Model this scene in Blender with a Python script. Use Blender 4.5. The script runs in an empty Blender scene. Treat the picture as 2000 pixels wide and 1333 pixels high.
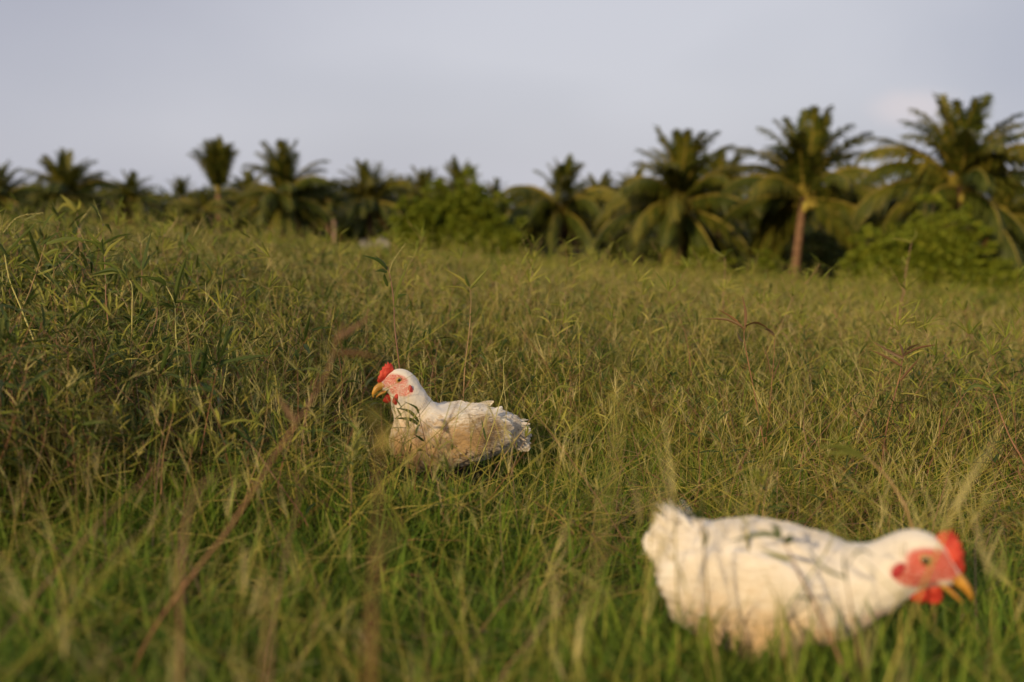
import bpy, math, random
import numpy as np
from mathutils import Vector, Matrix

# ------------------------------------------------------------------ camera
SC = bpy.context.scene
COL = SC.collection
random.seed(7); RNG = np.random.default_rng(7)
F = 1944.4                      # focal length in pixels of the 2000 px wide frame
CAMH = 0.60
PITCH = math.atan(256.5 / F)
cam_d = bpy.data.cameras.new('camera'); cam = bpy.data.objects.new('camera', cam_d); COL.objects.link(cam)
cam_d.lens = 35; cam_d.sensor_width = 36; cam_d.clip_start = 0.02; cam_d.clip_end = 3000
cam.location = (0, 0, CAMH); cam.rotation_euler = (math.pi / 2 - PITCH, 0, 0)
cam_d.dof.use_dof = True; cam_d.dof.focus_distance = 2.46; cam_d.dof.aperture_fstop = 2.0
SC.camera = cam

# ------------------------------------------------------------------ light
SUN_EL, SUN_AZ = math.radians(19), math.radians(-150)    # azimuth clockwise from +Y: behind the camera, to its left
sd = Vector((math.sin(SUN_AZ) * math.cos(SUN_EL), math.cos(SUN_AZ) * math.cos(SUN_EL), math.sin(SUN_EL)))
sl = bpy.data.lights.new('sun', 'SUN'); sl.energy = 4.2; sl.angle = math.radians(2.5); sl.color = (1.0, 0.75, 0.42)
so = bpy.data.objects.new('sun', sl); COL.objects.link(so); so.rotation_euler = sd.to_track_quat('Z', 'Y').to_euler()
so.location = (-4, -8, 6)

W = bpy.data.worlds.new('World'); SC.world = W; W.use_nodes = True
nt = W.node_tree; nt.nodes.clear()
N = lambda t, **k: _n(nt, t, **k)
def _n(tree, t, **k):
    n = tree.nodes.new(t)
    for a, b in k.items(): setattr(n, a, b)
    return n
wo = N('ShaderNodeOutputWorld'); bg = N('ShaderNodeBackground'); bg.inputs['Strength'].default_value = 0.1
sky = N('ShaderNodeTexSky', sky_type='NISHITA'); sky.sun_disc = False
sky.sun_elevation = SUN_EL; sky.sun_rotation = SUN_AZ; sky.dust_density = 3; sky.air_density = 1.2
tc = N('ShaderNodeTexCoord'); mp = N('ShaderNodeMapping'); mp.inputs['Scale'].default_value = (1.0, 1.0, 2.4)
no = N('ShaderNodeTexNoise'); no.inputs['Scale'].default_value = 1.5; no.inputs['Detail'].default_value = 3; no.inputs['Roughness'].default_value = .45
cr = N('ShaderNodeValToRGB')
cr.color_ramp.elements[0].position = 0.30; cr.color_ramp.elements[0].color = (4.3, 4.4, 5.1, 1)
cr.color_ramp.elements[1].position = 0.66; cr.color_ramp.elements[1].color = (6.2, 6.2, 6.85, 1)
mx = N('ShaderNodeMix', data_type='RGBA'); mx.inputs[0].default_value = 0.88
nt.links.new(tc.outputs['Generated'], mp.inputs['Vector']); nt.links.new(mp.outputs[0], no.inputs['Vector'])
nt.links.new(no.outputs[0], cr.inputs[0]); nt.links.new(sky.outputs[0], mx.inputs[6]); nt.links.new(cr.outputs[0], mx.inputs[7])
# one small pinkish cloud low on the right
def cloud(cvec, r0, r1, prev, colr):
    dt = N('ShaderNodeVectorMath', operation='DISTANCE'); dt.inputs[1].default_value = cvec
    n2 = N('ShaderNodeTexNoise'); n2.inputs['Scale'].default_value = 26; n2.inputs['Detail'].default_value = 4
    m0 = N('ShaderNodeMapping'); m0.inputs['Scale'].default_value = (1, 1, 2.2)
    nt.links.new(tc.outputs['Generated'], m0.inputs[0]); nt.links.new(tc.outputs['Generated'], n2.inputs['Vector'])
    c2 = tuple(a * b for a, b in zip(cvec, (1, 1, 2.2))); dt.inputs[1].default_value = c2
    nt.links.new(m0.outputs[0], dt.inputs[0])
    ad = N('ShaderNodeMath', operation='MULTIPLY_ADD'); nt.links.new(n2.outputs[0], ad.inputs[0]); ad.inputs[1].default_value = .04
    nt.links.new(dt.outputs['Value'], ad.inputs[2])
    mr = N('ShaderNodeMapRange', interpolation_type='SMOOTHSTEP'); nt.links.new(ad.outputs[0], mr.inputs[0])
    mr.inputs[1].default_value = r0; mr.inputs[2].default_value = r1; mr.inputs[3].default_value = .75; mr.inputs[4].default_value = 0
    m2 = N('ShaderNodeMix', data_type='RGBA'); nt.links.new(mr.outputs[0], m2.inputs[0]); nt.links.new(prev, m2.inputs[6]); m2.inputs[7].default_value = (*colr, 1)
    return m2.outputs[2]
def pxdir(px, py):
    v = Vector(((px - 1000) / F, 0, 0)) + Vector((0, math.cos(PITCH), -math.sin(PITCH))) - (py - 666.5) / F * Vector((0, math.sin(PITCH), math.cos(PITCH)))
    return tuple(v.normalized())
dark_l = cloud(pxdir(-350, -250), .10, .62, mx.outputs[2], (3.7, 3.85, 4.7)); dark_r = cloud(pxdir(2350, 60), .10, .36, dark_l, (4.1, 4.35, 5.2))
last = cloud(pxdir(1790, 208), .028, .072, dark_r, (6.7, 6.2, 6.4))
nt.links.new(last, bg.inputs['Color']); nt.links.new(bg.outputs[0], wo.inputs[0])
SC.view_settings.view_transform = 'Standard'; SC.view_settings.look = 'None'
SC.view_settings.exposure = 0.06; SC.view_settings.gamma = 1
cy = SC.cycles
cy.use_adaptive_sampling = True; cy.adaptive_threshold = 0.015; cy.max_bounces = 5; cy.diffuse_bounces = 3; cy.glossy_bounces = 2
cy.transmission_bounces = 3; cy.transparent_max_bounces = 4; cy.caustics_reflective = False; cy.caustics_refractive = False
cy.use_denoising = True; cy.use_fast_gi = False
try: cy.denoiser = 'OPENIMAGEDENOISE'
except Exception: pass

# ------------------------------------------------------------------ terrain helpers
def gz(x, y):
    x = np.asarray(x, float); y = np.asarray(y, float)
    xs = 34 * np.tanh(x / 34); ys = np.where(y > 60, 60, y)
    z = -0.034 * ys - 0.075 * xs
    z = z - .0125 * np.clip(ys - 4, 0, 60)
    z = z + 0.012 * np.sin(x * 2.1 + 1) * np.cos(y * 1.7) * np.clip(y / 4 - .3, 0, 1.5) + .05 * np.sin(x * .35 + 2) * np.sin(y * .28) * np.clip(y / 10 - .3, 0, 2)
    return z
def g1(x, y): return float(gz(x, y))
CP, SP = math.cos(PITCH), math.sin(PITCH)
def P(px, py, d):
    a = -(py - 666.5) / F * d
    return Vector(((px - 1000) / F * d, d * CP + a * SP, CAMH - d * SP + a * CP))
def proj(p):
    x, y, z = p[0], p[1], p[2] - CAMH
    d = y * CP - z * SP; u = y * SP + z * CP
    return 1000 + x / d * F, 666.5 - u / d * F, d

# ------------------------------------------------------------------ materials
def mat(name):
    m = bpy.data.materials.new(name); m.use_nodes = True; m.node_tree.nodes.clear(); return m
def rgb(c): return (*c, 1)
def leaf_mat(name, cols, rough=.5, transl=.3, inst=.5, spec=.3, jit=.25):
    """colour ramp driven by the blade's own random number plus the clump's"""
    m = mat(name); t = m.node_tree; L = t.links.new
    at = _n(t, 'ShaderNodeAttribute', attribute_name='rnd'); oi = _n(t, 'ShaderNodeObjectInfo')
    ma = _n(t, 'ShaderNodeMix', data_type='FLOAT'); ma.inputs[0].default_value = inst
    L(at.outputs['Fac'], ma.inputs[2]); L(oi.outputs['Random'], ma.inputs[3])
    r = _n(t, 'ShaderNodeValToRGB'); el = r.color_ramp.elements
    while len(el) < len(cols): el.new(.5)
    for i, (p, c) in enumerate(cols): el[i].position = p; el[i].color = rgb(c)
    L(ma.outputs[0], r.inputs[0])
    ge = _n(t, 'ShaderNodeNewGeometry'); nz = _n(t, 'ShaderNodeTexNoise'); nz.inputs['Scale'].default_value = 9; nz.inputs['Detail'].default_value = 3
    L(ge.outputs['Position'], nz.inputs['Vector'])
    mr = _n(t, 'ShaderNodeMapRange'); L(nz.outputs[0], mr.inputs[0]); mr.inputs[1].default_value = .3; mr.inputs[2].default_value = .7
    mr.inputs[3].default_value = 1 - jit; mr.inputs[4].default_value = 1 + jit
    mu = _n(t, 'ShaderNodeVectorMath', operation='SCALE'); L(r.outputs[0], mu.inputs[0]); L(mr.outputs[0], mu.inputs['Scale'])
    b = _n(t, 'ShaderNodeBsdfPrincipled'); b.inputs['Roughness'].default_value = rough; b.inputs['Specular IOR Level'].default_value = spec
    tr = _n(t, 'ShaderNodeBsdfTranslucent'); ms = _n(t, 'ShaderNodeMixShader'); ms.inputs[0].default_value = transl
    L(mu.outputs[0], b.inputs['Base Color']); L(mu.outputs[0], tr.inputs['Color'])
    L(b.outputs[0], ms.inputs[1]); L(tr.outputs[0], ms.inputs[2])
    o = _n(t, 'ShaderNodeOutputMaterial'); L(ms.outputs[0], o.inputs[0]); return m
def solid(name, c1, c2, scale=20, rough=.7, spec=.3, bump=0, sss=0, coords='Object', stretch=(1, 1, 1)):
    m = mat(name); t = m.node_tree; L = t.links.new
    tcn = _n(t, 'ShaderNodeTexCoord'); mpn = _n(t, 'ShaderNodeMapping'); mpn.inputs['Scale'].default_value = stretch
    L(tcn.outputs[coords], mpn.inputs[0])
    nz = _n(t, 'ShaderNodeTexNoise'); nz.inputs['Scale'].default_value = scale; nz.inputs['Detail'].default_value = 5; L(mpn.outputs[0], nz.inputs['Vector'])
    r = _n(t, 'ShaderNodeValToRGB'); r.color_ramp.elements[0].position = .35; r.color_ramp.elements[1].position = .65
    r.color_ramp.elements[0].color = rgb(c1); r.color_ramp.elements[1].color = rgb(c2); L(nz.outputs[0], r.inputs[0])
    b = _n(t, 'ShaderNodeBsdfPrincipled'); b.inputs['Roughness'].default_value = rough; b.inputs['Specular IOR Level'].default_value = spec
    L(r.outputs[0], b.inputs['Base Color'])
    if sss: b.inputs['Subsurface Weight'].default_value = sss; b.inputs['Subsurface Radius'].default_value = (.01, .004, .002); b.inputs['Subsurface Scale'].default_value = .5
    if bump:
        bp = _n(t, 'ShaderNodeBump'); bp.inputs['Strength'].default_value = bump; bp.inputs['Distance'].default_value = .01
        L(nz.outputs[0], bp.inputs['Height']); L(bp.outputs[0], b.inputs['Normal'])
    o = _n(t, 'ShaderNodeOutputMaterial'); L(b.outputs[0], o.inputs[0]); return m

M = {}
M['green'] = leaf_mat('grass_green', [(0, (.042, .088, .010)), (.35, (.09, .155, .017)), (.7, (.165, .22, .028)), (1, (.32, .29, .06))], .55, .28, .35, .1)
M['straw'] = leaf_mat('grass_straw', [(0, (.17, .17, .028)), (.5, (.31, .27, .055)), (1, (.46, .38, .12))], .6, .2, .2, .1)
M['weed'] = leaf_mat('weed_leaf', [(0, (.030, .054, .012)), (.4, (.084, .110, .021)), (.75, (.20, .195, .037)), (1, (.35, .28, .08))], .5, .28, .3, .15)
M['stem'] = leaf_mat('weed_stem_bark', [(0, (.15, .06, .035)), (.4, (.22, .12, .06)), (.7, (.28, .22, .07)), (1, (.34, .33, .09))], .5, .0, .3, .4)
M['spike'] = leaf_mat('seed_spike', [(0, (.17, .19, .05)), (.5, (.29, .27, .09)), (1, (.46, .38, .17))], .7, .2, .3)
M['field'] = leaf_mat('field_leaf', [(0, (.065, .100, .014)), (.3, (.14, .172, .024)), (.65, (.26, .255, .045)), (1, (.45, .37, .11))], .55, .28, .35, .1)
M['red_stem'] = solid('red_stem', (.13, .055, .028), (.24, .12, .05), 30, .5)
M['ylw_stem'] = solid('yellow_stem', (.34, .33, .08), (.42, .36, .12), 30, .5)
M['frond'] = leaf_mat('palm_leaflet', [(0, (.030, .046, .008)), (.5, (.072, .086, .012)), (1, (.20, .165, .022))], .42, .3, .45, .2)
M['frond_dry'] = leaf_mat('dry_palm_leaflet', [(0, (.13, .07, .02)), (.5, (.22, .12, .035)), (1, (.30, .17, .05))], .6, .2, .3)
M['rachis'] = solid('palm_rachis', (.19, .155, .026), (.28, .215, .042), 3, .5)
M['trunk'] = solid('palm_trunk', (.10, .055, .033), (.23, .135, .08), 5, .9, .1, .8, stretch=(1, 1, 5))
M['nut'] = solid('coconut_skin', (.22, .20, .03), (.34, .27, .05), 3, .5)
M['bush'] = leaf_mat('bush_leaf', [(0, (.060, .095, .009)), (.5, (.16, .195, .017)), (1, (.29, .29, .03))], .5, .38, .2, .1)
M['bush_dark'] = leaf_mat('dark_bush_leaf', [(0, (.026, .040, .008)), (.5, (.05, .068, .010)), (1, (.11, .105, .015))], .45, .25, .3)  # darker green leaves for some shrubs and the distant wood
M['bark'] = solid('bush_bark', (.09, .06, .035), (.17, .12, .07), 6, .9, .1)

# ------------------------------------------------------------------ mesh builder
class MB:
    def __init__(s): s.v = []; s.f = []; s.m = []; s.r = []; s.fa = []
    def add(s, vs, fs, mi=0, r=.5, face=0.0):
        o = len(s.v); s.v.extend(vs); s.f.extend([tuple(i + o for i in q) for q in fs]); s.m.extend([mi] * len(fs)); s.r.extend([r] * len(vs)); s.fa.extend([face] * len(vs))
    def ribbon(s, pts, ws, side, mi=0, r=.5, fold=0.0, nrm=None):
        vs = []; fs = []; n = len(pts)
        if fold == 0:
            for p, w in zip(pts, ws): vs += [p - side * w, p + side * w]
            for i in range(n - 1): fs.append((2 * i, 2 * i + 1, 2 * i + 3, 2 * i + 2))
        else:
            for i, (p, w) in enumerate(zip(pts, ws)):
                t = (pts[min(i + 1, n - 1)] - pts[max(i - 1, 0)]).normalized(); nn = side.cross(t)
                vs += [p - side * w + nn * w * fold, p, p + side * w + nn * w * fold]
            for i in range(n - 1): a = 3 * i; fs += [(a, a + 1, a + 4, a + 3), (a + 1, a + 2, a + 5, a + 4)]
        s.add(vs, fs, mi, r)
    def tube(s, pts, rs, n=5, mi=0, r=.5, cap=True):
        vs = []; fs = []; k = len(pts)
        ref = Vector((0.3, 1, .2)).normalized()
        for i, p in enumerate(pts):
            t = (pts[min(i + 1, k - 1)] - pts[max(i - 1, 0)]).normalized()
            a = t.cross(ref)
            if a.length < .05: a = t.cross(Vector((1, 0, 0)))
            a.normalize(); b = t.cross(a)
            for j in range(n):
                q = 2 * math.pi * j / n; vs.append(p + (a * math.cos(q) + b * math.sin(q)) * rs[i])
        for i in range(k - 1):
            for j in range(n): fs.append((i * n + j, i * n + (j + 1) % n, (i + 1) * n + (j + 1) % n, (i + 1) * n + j))
        if cap: fs.append(tuple(range((k - 1) * n, k * n))); fs.append(tuple(range(n - 1, -1, -1)))
        s.add(vs, fs, mi, r)
    def mesh(s, name, mats, smooth=False):
        me = bpy.data.meshes.new(name); me.from_pydata([tuple(v) for v in s.v], [], s.f)
        for m in mats: me.materials.append(m)
        me.polygons.foreach_set('material_index', s.m)
        a = me.attributes.new('rnd', 'FLOAT', 'POINT'); a.data.foreach_set('value', s.r)
        if any(s.fa): a = me.attributes.new('face', 'FLOAT', 'POINT'); a.data.foreach_set('value', s.fa)
        if smooth: me.polygons.foreach_set('use_smooth', [True] * len(me.polygons))
        me.update(); return me
    def build(s, name, mats, parent=None, smooth=False, link=True):
        if not isinstance(mats, (list, tuple)): mats = [mats]
        o = bpy.data.objects.new(name, s.mesh(name, mats, smooth))
        if link: COL.objects.link(o)
        if parent: o.parent = parent
        return o
def tag(o, label=None, cat=None, group=None, kind=None):
    if label: o['label'] = label
    if cat: o['category'] = cat
    if group: o['group'] = group
    if kind: o['kind'] = kind
    return o
def empty(name, loc, rz=0):
    o = bpy.data.objects.new(name, None); COL.objects.link(o); o.location = loc; o.rotation_euler = (0, 0, rz); o.empty_display_size = .1; return o
U = random.uniform
def bez(p0, p1, p2, n):
    return [(1 - t) ** 2 * p0 + 2 * t * (1 - t) * p1 + t * t * p2 for t in [i / (n - 1) for i in range(n)]]
def spl(pts, n):
    """Catmull-Rom through the points"""
    pts = [Vector(p) for p in pts]
    if len(pts) < 3: return [pts[0].lerp(pts[-1], i / (n - 1)) for i in range(n)]
    q = [2 * pts[0] - pts[1]] + pts + [2 * pts[-1] - pts[-2]]; out = []; k = len(pts) - 1
    for i in range(n):
        t = i / (n - 1) * k; j = min(int(t), k - 1); t -= j; a, b, c, d = q[j:j + 4]
        out.append(.5 * (2 * b + (c - a) * t + (2 * a - 5 * b + 4 * c - d) * t * t + (3 * b - a - 3 * c + d) * t ** 3))
    return out

# ------------------------------------------------------------------ ground
xs = np.unique(np.concatenate([np.linspace(-400, -40, 14), np.linspace(-40, 40, 120), np.linspace(40, 400, 14)]))
ys = np.unique(np.concatenate([np.linspace(-60, 0, 12), np.linspace(0, 12, 60), np.linspace(12, 80, 80), np.linspace(80, 700, 14)]))
X, Y = np.meshgrid(xs, ys); Z = gz(X, Y)
gv = np.stack([X.ravel(), Y.ravel(), Z.ravel()], 1); nx = len(xs)
gf = [(j * nx + i, j * nx + i + 1, (j + 1) * nx + i + 1, (j + 1) * nx + i) for j in range(len(ys) - 1) for i in range(nx - 1)]
gm = bpy.data.meshes.new('ground'); gm.from_pydata([tuple(v) for v in gv], [], gf); gm.polygons.foreach_set('use_smooth', [True] * len(gf)); gm.update()
m = mat('ground_soil'); t = m.node_tree; L = t.links.new
tcn = _n(t, 'ShaderNodeTexCoord'); nz = _n(t, 'ShaderNodeTexNoise'); nz.inputs['Scale'].default_value = 1.7; nz.inputs['Detail'].default_value = 8
nz2 = _n(t, 'ShaderNodeTexNoise'); nz2.inputs['Scale'].default_value = 40; nz2.inputs['Detail'].default_value = 6
L(tcn.outputs['Object'], nz.inputs['Vector']); L(tcn.outputs['Object'], nz2.inputs['Vector'])
r1 = _n(t, 'ShaderNodeValToRGB'); r1.color_ramp.elements[0].position = .35; r1.color_ramp.elements[1].position = .65
r1.color_ramp.elements[0].color = (.020, .022, .009, 1); r1.color_ramp.elements[1].color = (.048, .038, .018, 1)
r2 = _n(t, 'ShaderNodeValToRGB'); r2.color_ramp.elements[0].color = (.4, .4, .4, 1); r2.color_ramp.elements[1].color = (1.4, 1.4, 1.4, 1)
mm = _n(t, 'ShaderNodeMix', data_type='RGBA', blend_type='MULTIPLY'); mm.inputs[0].default_value = 1
L(nz.outputs[0], r1.inputs[0]); L(nz2.outputs[0], r2.inputs[0]); L(r1.outputs[0], mm.inputs[6]); L(r2.outputs[0], mm.inputs[7])
b = _n(t, 'ShaderNodeBsdfPrincipled'); b.inputs['Roughness'].default_value = .95; b.inputs['Specular IOR Level'].default_value = .05
L(mm.outputs[2], b.inputs['Base Color']); bp = _n(t, 'ShaderNodeBump'); bp.inputs['Strength'].default_value = .8; bp.inputs['Distance'].default_value = .02
L(nz2.outputs[0], bp.inputs['Height']); L(bp.outputs[0], b.inputs['Normal'])
oo = _n(t, 'ShaderNodeOutputMaterial'); L(b.outputs[0], oo.inputs[0]); gm.materials.append(m)
ground = bpy.data.objects.new('ground', gm); COL.objects.link(ground); ground['kind'] = 'structure'

# ------------------------------------------------------------------ grass pieces
Z3 = Vector((0, 0, 1))
def blade(mb, base, h, w, lean, az, mi, r, droop=.5, n=4, fold=0):
    d = Vector((math.cos(az), math.sin(az), 0)); side = Vector((-math.sin(az), math.cos(az), 0))
    sa = U(-.8, .8); side = (side * math.cos(sa) + d * math.sin(sa) * .6).normalized()
    p1 = base + Z3 * h * .6 + d * h * lean * .35; p2 = base + Z3 * h * (1 - droop * lean * .6) + d * h * lean * (1 + droop * .4)
    pts = bez(base, p1, p2, n)
    ws = [w * (.75 + .25 * math.sin(math.pi * min(1, i / (n - 1) * 1.2))) * (1 - (i / (n - 1)) ** 2.2) + .0001 for i in range(n)]
    mb.ribbon(pts, ws, side, mi, r, fold)
    return pts
def spike(mb, p, d, ln, mi, r, w=.0008):
    """a thin seed spike, beaded"""
    n = 9; dn = d.normalized(); side = dn.cross(Vector((U(-1, 1), U(-1, 1), U(-.3, .3)))).normalized()
    pts = []; ws = []
    bendv = Vector((U(-1, 1), U(-1, 1), -.5)) * ln * .12
    for i in range(n):
        t = i / (n - 1); pts.append(p + dn * ln * t + bendv * t * t + side * (w * .35 if i % 2 else -w * .35)); ws.append(w * (1 if i % 2 else .65) * (1 - t * .6))
    mb.ribbon(pts, ws, side, mi, r)
def digit_stalk(mb, base, h, az, lean, mi_s, mi_k, r, w=.0007, nd=None):
    d = Vector((math.cos(az), math.sin(az), 0)); top = base + Z3 * h + d * h * lean
    pts = bez(base, base + Z3 * h * .6 + d * h * lean * .2, top, 5)
    mb.tube(pts, [w * 1.1, w, w, w * .9, w * .7], 3, mi_s, r, cap=False)
    dirn = (pts[-1] - pts[-2]).normalized()
    for k in range(nd or random.randint(2, 5)):
        q = U(0, 6.28); sp = U(.06, .4)
        dd = (dirn + Vector((math.cos(q), math.sin(q), U(-.2, .3))) * sp).normalized()
        spike(mb, top - dirn * k * .004, dd, U(.03, .06), mi_k, min(1, r + U(-.1, .3)))
def lance(mb, p, d, ln, w, mi, r, droop=.25, n=5, fold=.45):
    """narrow lance leaf from p in direction d, sagging"""
    d = d.normalized(); side = d.cross(Z3)
    if side.length < .05: side = Vector((1, 0, 0))
    side.normalize(); tw = U(-.7, .7); up = side.cross(d); side = (side * math.cos(tw) + up * math.sin(tw)).normalized()
    pts = []; ws = []
    for i in range(n):
        t = i / (n - 1); pts.append(p + d * ln * t - Z3 * ln * droop * t * t)
        ws.append(w * (math.sin(math.pi * (t * .93 + .07) ** .8) * .95 + .02))
    mb.ribbon(pts, ws, side, mi, r, fold)
def weed(mb, base, h, az, lean, ms, ml, mk, r, rad=.0018, leafl=.07, nodes=None, branch=True, leafw=.0032):
    d = Vector((math.cos(az), math.sin(az), 0)); k = 8
    kink = Vector((U(-1, 1), U(-1, 1), 0)) * h * .05
    pts = spl([base, base + Z3 * h * .35 + d * h * lean * .25 + kink, base + Z3 * h * .7 + d * h * lean * .6 - kink * .6, base + Z3 * h + d * h * lean], k)
    mb.tube(pts, [rad * (1.15 - .75 * i / (k - 1)) for i in range(k)], 4, ms, r, cap=False)
    nodes = nodes or max(3, int(h / .05)); phase = U(0, 6.28)
    for j in range(nodes):
        t = .18 + .8 * j / (nodes - 1 if nodes > 1 else 1); f = t * (k - 1); i = min(int(f), k - 2); p = pts[i].lerp(pts[i + 1], f - i)
        q = phase + j * 2.6 + U(-.4, .4); el = U(.1, .9)
        dd = Vector((math.cos(q) * math.cos(el), math.sin(q) * math.cos(el), math.sin(el)))
        if U(0, 1) < .88: lance(mb, p, dd, leafl * U(.6, 1.25), leafw * U(.7, 1.2), ml, min(1, max(0, r + U(-.35, .35))), U(.1, .55))
        if branch and t > .35 and U(0, 1) < .35:
            ll = h * U(.1, .25); q2 = q + U(-.5, .5); e2 = U(.5, 1.1)
            b2 = Vector((math.cos(q2) * math.cos(e2), math.sin(q2) * math.cos(e2), math.sin(e2)))
            pp = bez(p, p + b2 * ll * .5, p + b2 * ll + Z3 * ll * .2, 4); mb.tube(pp, [rad * .6, rad * .5, rad * .45, rad * .3], 3, ms, r, cap=False)
            for z in range(3):
                q3 = U(0, 6.28); e3 = U(.2, 1.1); lance(mb, pp[1 + z], Vector((math.cos(q3) * math.cos(e3), math.sin(q3) * math.cos(e3), math.sin(e3))), leafl * U(.4, .8), leafw * .8, ml, min(1, max(0, r + U(-.3, .3))), U(0, .4))
    top = pts[-1]
    for z in range(random.randint(3, 5)):
        q = U(0, 6.28); el = U(.5, 1.35)
        dd = Vector((math.cos(q) * math.cos(el), math.sin(q) * math.cos(el), math.sin(el)))
        if mk is not None and U(0, 1) < .3: spike(mb, top, dd, U(.04, .07), mk, r, .0016)
        else: lance(mb, top, dd, leafl * U(.6, 1.1), leafw * .85, ml, min(1, max(0, r + U(-.3, .3))), U(0, .35))

def src_collection(name, makers, mats):
    c = bpy.data.collections.new(name)
    for i, f in enumerate(makers):
        mb = MB(); f(mb); o = mb.build('%s_%02d' % (name, i), mats, link=False); c.objects.link(o)
    return c
MATS = [M['green'], M['straw'], M['weed'], M['stem'], M['spike'], M['field']]
def tuft_short(n, R, hmax, strawp, stalks):
    def f(mb):
        for i in range(n):
            a = U(0, 6.28); rr = R * math.sqrt(U(0, 1)); b_ = Vector((rr * math.cos(a), rr * math.sin(a), -.01))
            h = hmax * U(.35, 1); st = U(0, 1) < strawp
            blade(mb, b_, h, U(.0008, .0019) if not st else U(.0005, .0011), U(.05, .9) if not st else U(.1, .9), a + U(-1.6, 1.6), 1 if st else 0, U(0, 1), U(.1, .7), 4, .35 if not st else 0)
        for i in range(stalks):
            b_ = Vector((U(-R, R), U(-R, R), -.01)); digit_stalk(mb, b_, hmax * U(1.0, 1.7), U(0, 6.28), U(0, .7), 1 if U(0, 1) < .5 else 0, 4, U(.2, 1))
    return f
def tuft_lush(n, R, hmax):
    def f(mb):
        for i in range(n):
            a = U(0, 6.28); rr = R * math.sqrt(U(0, 1)); b_ = Vector((rr * math.cos(a), rr * math.sin(a), -.01))
            blade(mb, b_, hmax * U(.4, 1), U(.0014, .0030), U(.1, .8), a + U(-1, 1), 0, U(0, .55), U(.3, 1), 5, .35)
    return f
def tuft_litter(n, R):
    """dry crossing stalks lying low in the grass"""
    def f(mb):
        for i in range(n):
            a = U(0, 6.28); p = Vector((U(-R, R), U(-R, R), U(.01, .06))); ln = U(.08, .28); d = Vector((math.cos(a), math.sin(a), U(-.1, .9)))
            pts = bez(p, p + d * ln * .5 + Z3 * U(0, .02), p + d * ln + Vector((U(-.02, .02), U(-.02, .02), U(-.02, .01))), 4)
            mb.tube(pts, [.0008, .0008, .0007, .0004], 3, 1 if U(0, 1) < .7 else 3, U(0, 1), cap=False)
    return f
def tuft_weed(n, R, h0, h1, ml, grass=12, leafl=.07, spk=True, leafw=.0032):
    def f(mb):
        for i in range(n):
            b_ = Vector((U(-R, R), U(-R, R), -.01)); weed(mb, b_, U(h0, h1), U(0, 6.28), U(0, .45), 3, ml, 4 if spk else None, U(0, 1), U(.0012, .0020), leafl, leafw=leafw)
        for i in range(grass):
            b_ = Vector((U(-R, R), U(-R, R), -.01)); blade(mb, b_, h0 * U(.5, 1.1), U(.001, .002), U(.1, .8), U(0, 6.28), 0 if U(0, 1) < .6 else 1, U(0, 1), U(.3, 1), 4)
        for i in range(grass // 6): digit_stalk(mb, Vector((U(-R, R), U(-R, R), -.01)), h1 * U(.5, .95), U(0, 6.28), U(0, .5), 0, 4, U(0, 1))
    return f
def tuft_blades(n, R, hmax, w0, w1, strawp=.1, gap=0):
    def f(mb):
        for i in range(n):
            a = U(0, 6.28); rr = R * math.sqrt(U(0, 1)); b_ = Vector((rr * math.cos(a), rr * math.sin(a), -.01)); st = U(0, 1) < strawp
            blade(mb, b_, hmax * U(.35, 1), U(w0, w1) * (.6 if st else 1), U(.1, 1.1), a + U(-1.2, 1.2), 1 if st else 0, U(0, .8), U(.2, 1), 5, .35)
    return f
cShort = src_collection('short_grass_clump', [tuft_short(30, .08, .11, .20, 1), tuft_short(26, .08, .14, .30, 2), tuft_short(30, .085, .085, .10, 0), tuft_short(24, .08, .15, .38, 3), tuft_blades(20, .07, .13, .0012, .0026, .06), tuft_blades(16, .06, .17, .0014, .0030, .06), tuft_litter(26, .12), tuft_blades(24, .08, .11, .0009, .0020, .18)], MATS)
cWeed = src_collection('leafy_weed_clump', [tuft_weed(3, .08, .16, .30, 2, 8, .085, leafw=.0042), tuft_weed(3, .09, .20, .38, 2, 9, .10, leafw=.0048), tuft_weed(2, .07, .24, .44, 2, 7, .11, leafw=.0045), tuft_weed(4, .09, .12, .24, 2, 12, .07, leafw=.0038), tuft_weed(2, .09, .15, .32, 5, 16, .07), tuft_weed(3, .08, .18, .36, 5, 12, .08)], MATS)
def tuft_wisp(n, R, h0, h1, leaves):
    def f(mb):
        for i in range(n):
            b_ = Vector((U(-R, R), U(-R, R), -.01)); digit_stalk(mb, b_, U(h0, h1), U(0, 6.28), U(0, .55), random.choice((0, 1, 3)), 4, U(0, 1), .0010)
        for i in range(leaves):
            b_ = Vector((U(-R, R), U(-R, R), -.01)); blade(mb, b_, U(h0, h1) * .9, U(.0012, .0022), U(.1, .7), U(0, 6.28), random.choice((0, 0, 5, 1)), U(0, 1), U(.1, .8), 6, .3)
    return f
cWisp = src_collection('wispy_stalk_clump', [tuft_wisp(5, .10, .26, .46, 6), tuft_wisp(3, .10, .30, .52, 8), tuft_wisp(7, .12, .20, .36, 5), tuft_weed(1, .02, .38, .52, 5, 3, .09), tuft_weed(1, .02, .34, .48, 2, 3, .09)], MATS)
cFar = src_collection('field_clump', [tuft_weed(8, .22, .22, .38, 5, 40, .10, False, .007), tuft_weed(7, .22, .24, .42, 5, 46, .11, False, .007), tuft_weed(9, .22, .18, .32, 5, 34, .10, False, .008), tuft_weed(6, .20, .22, .40, 2, 36, .10, False, .007)], MATS)

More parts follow.
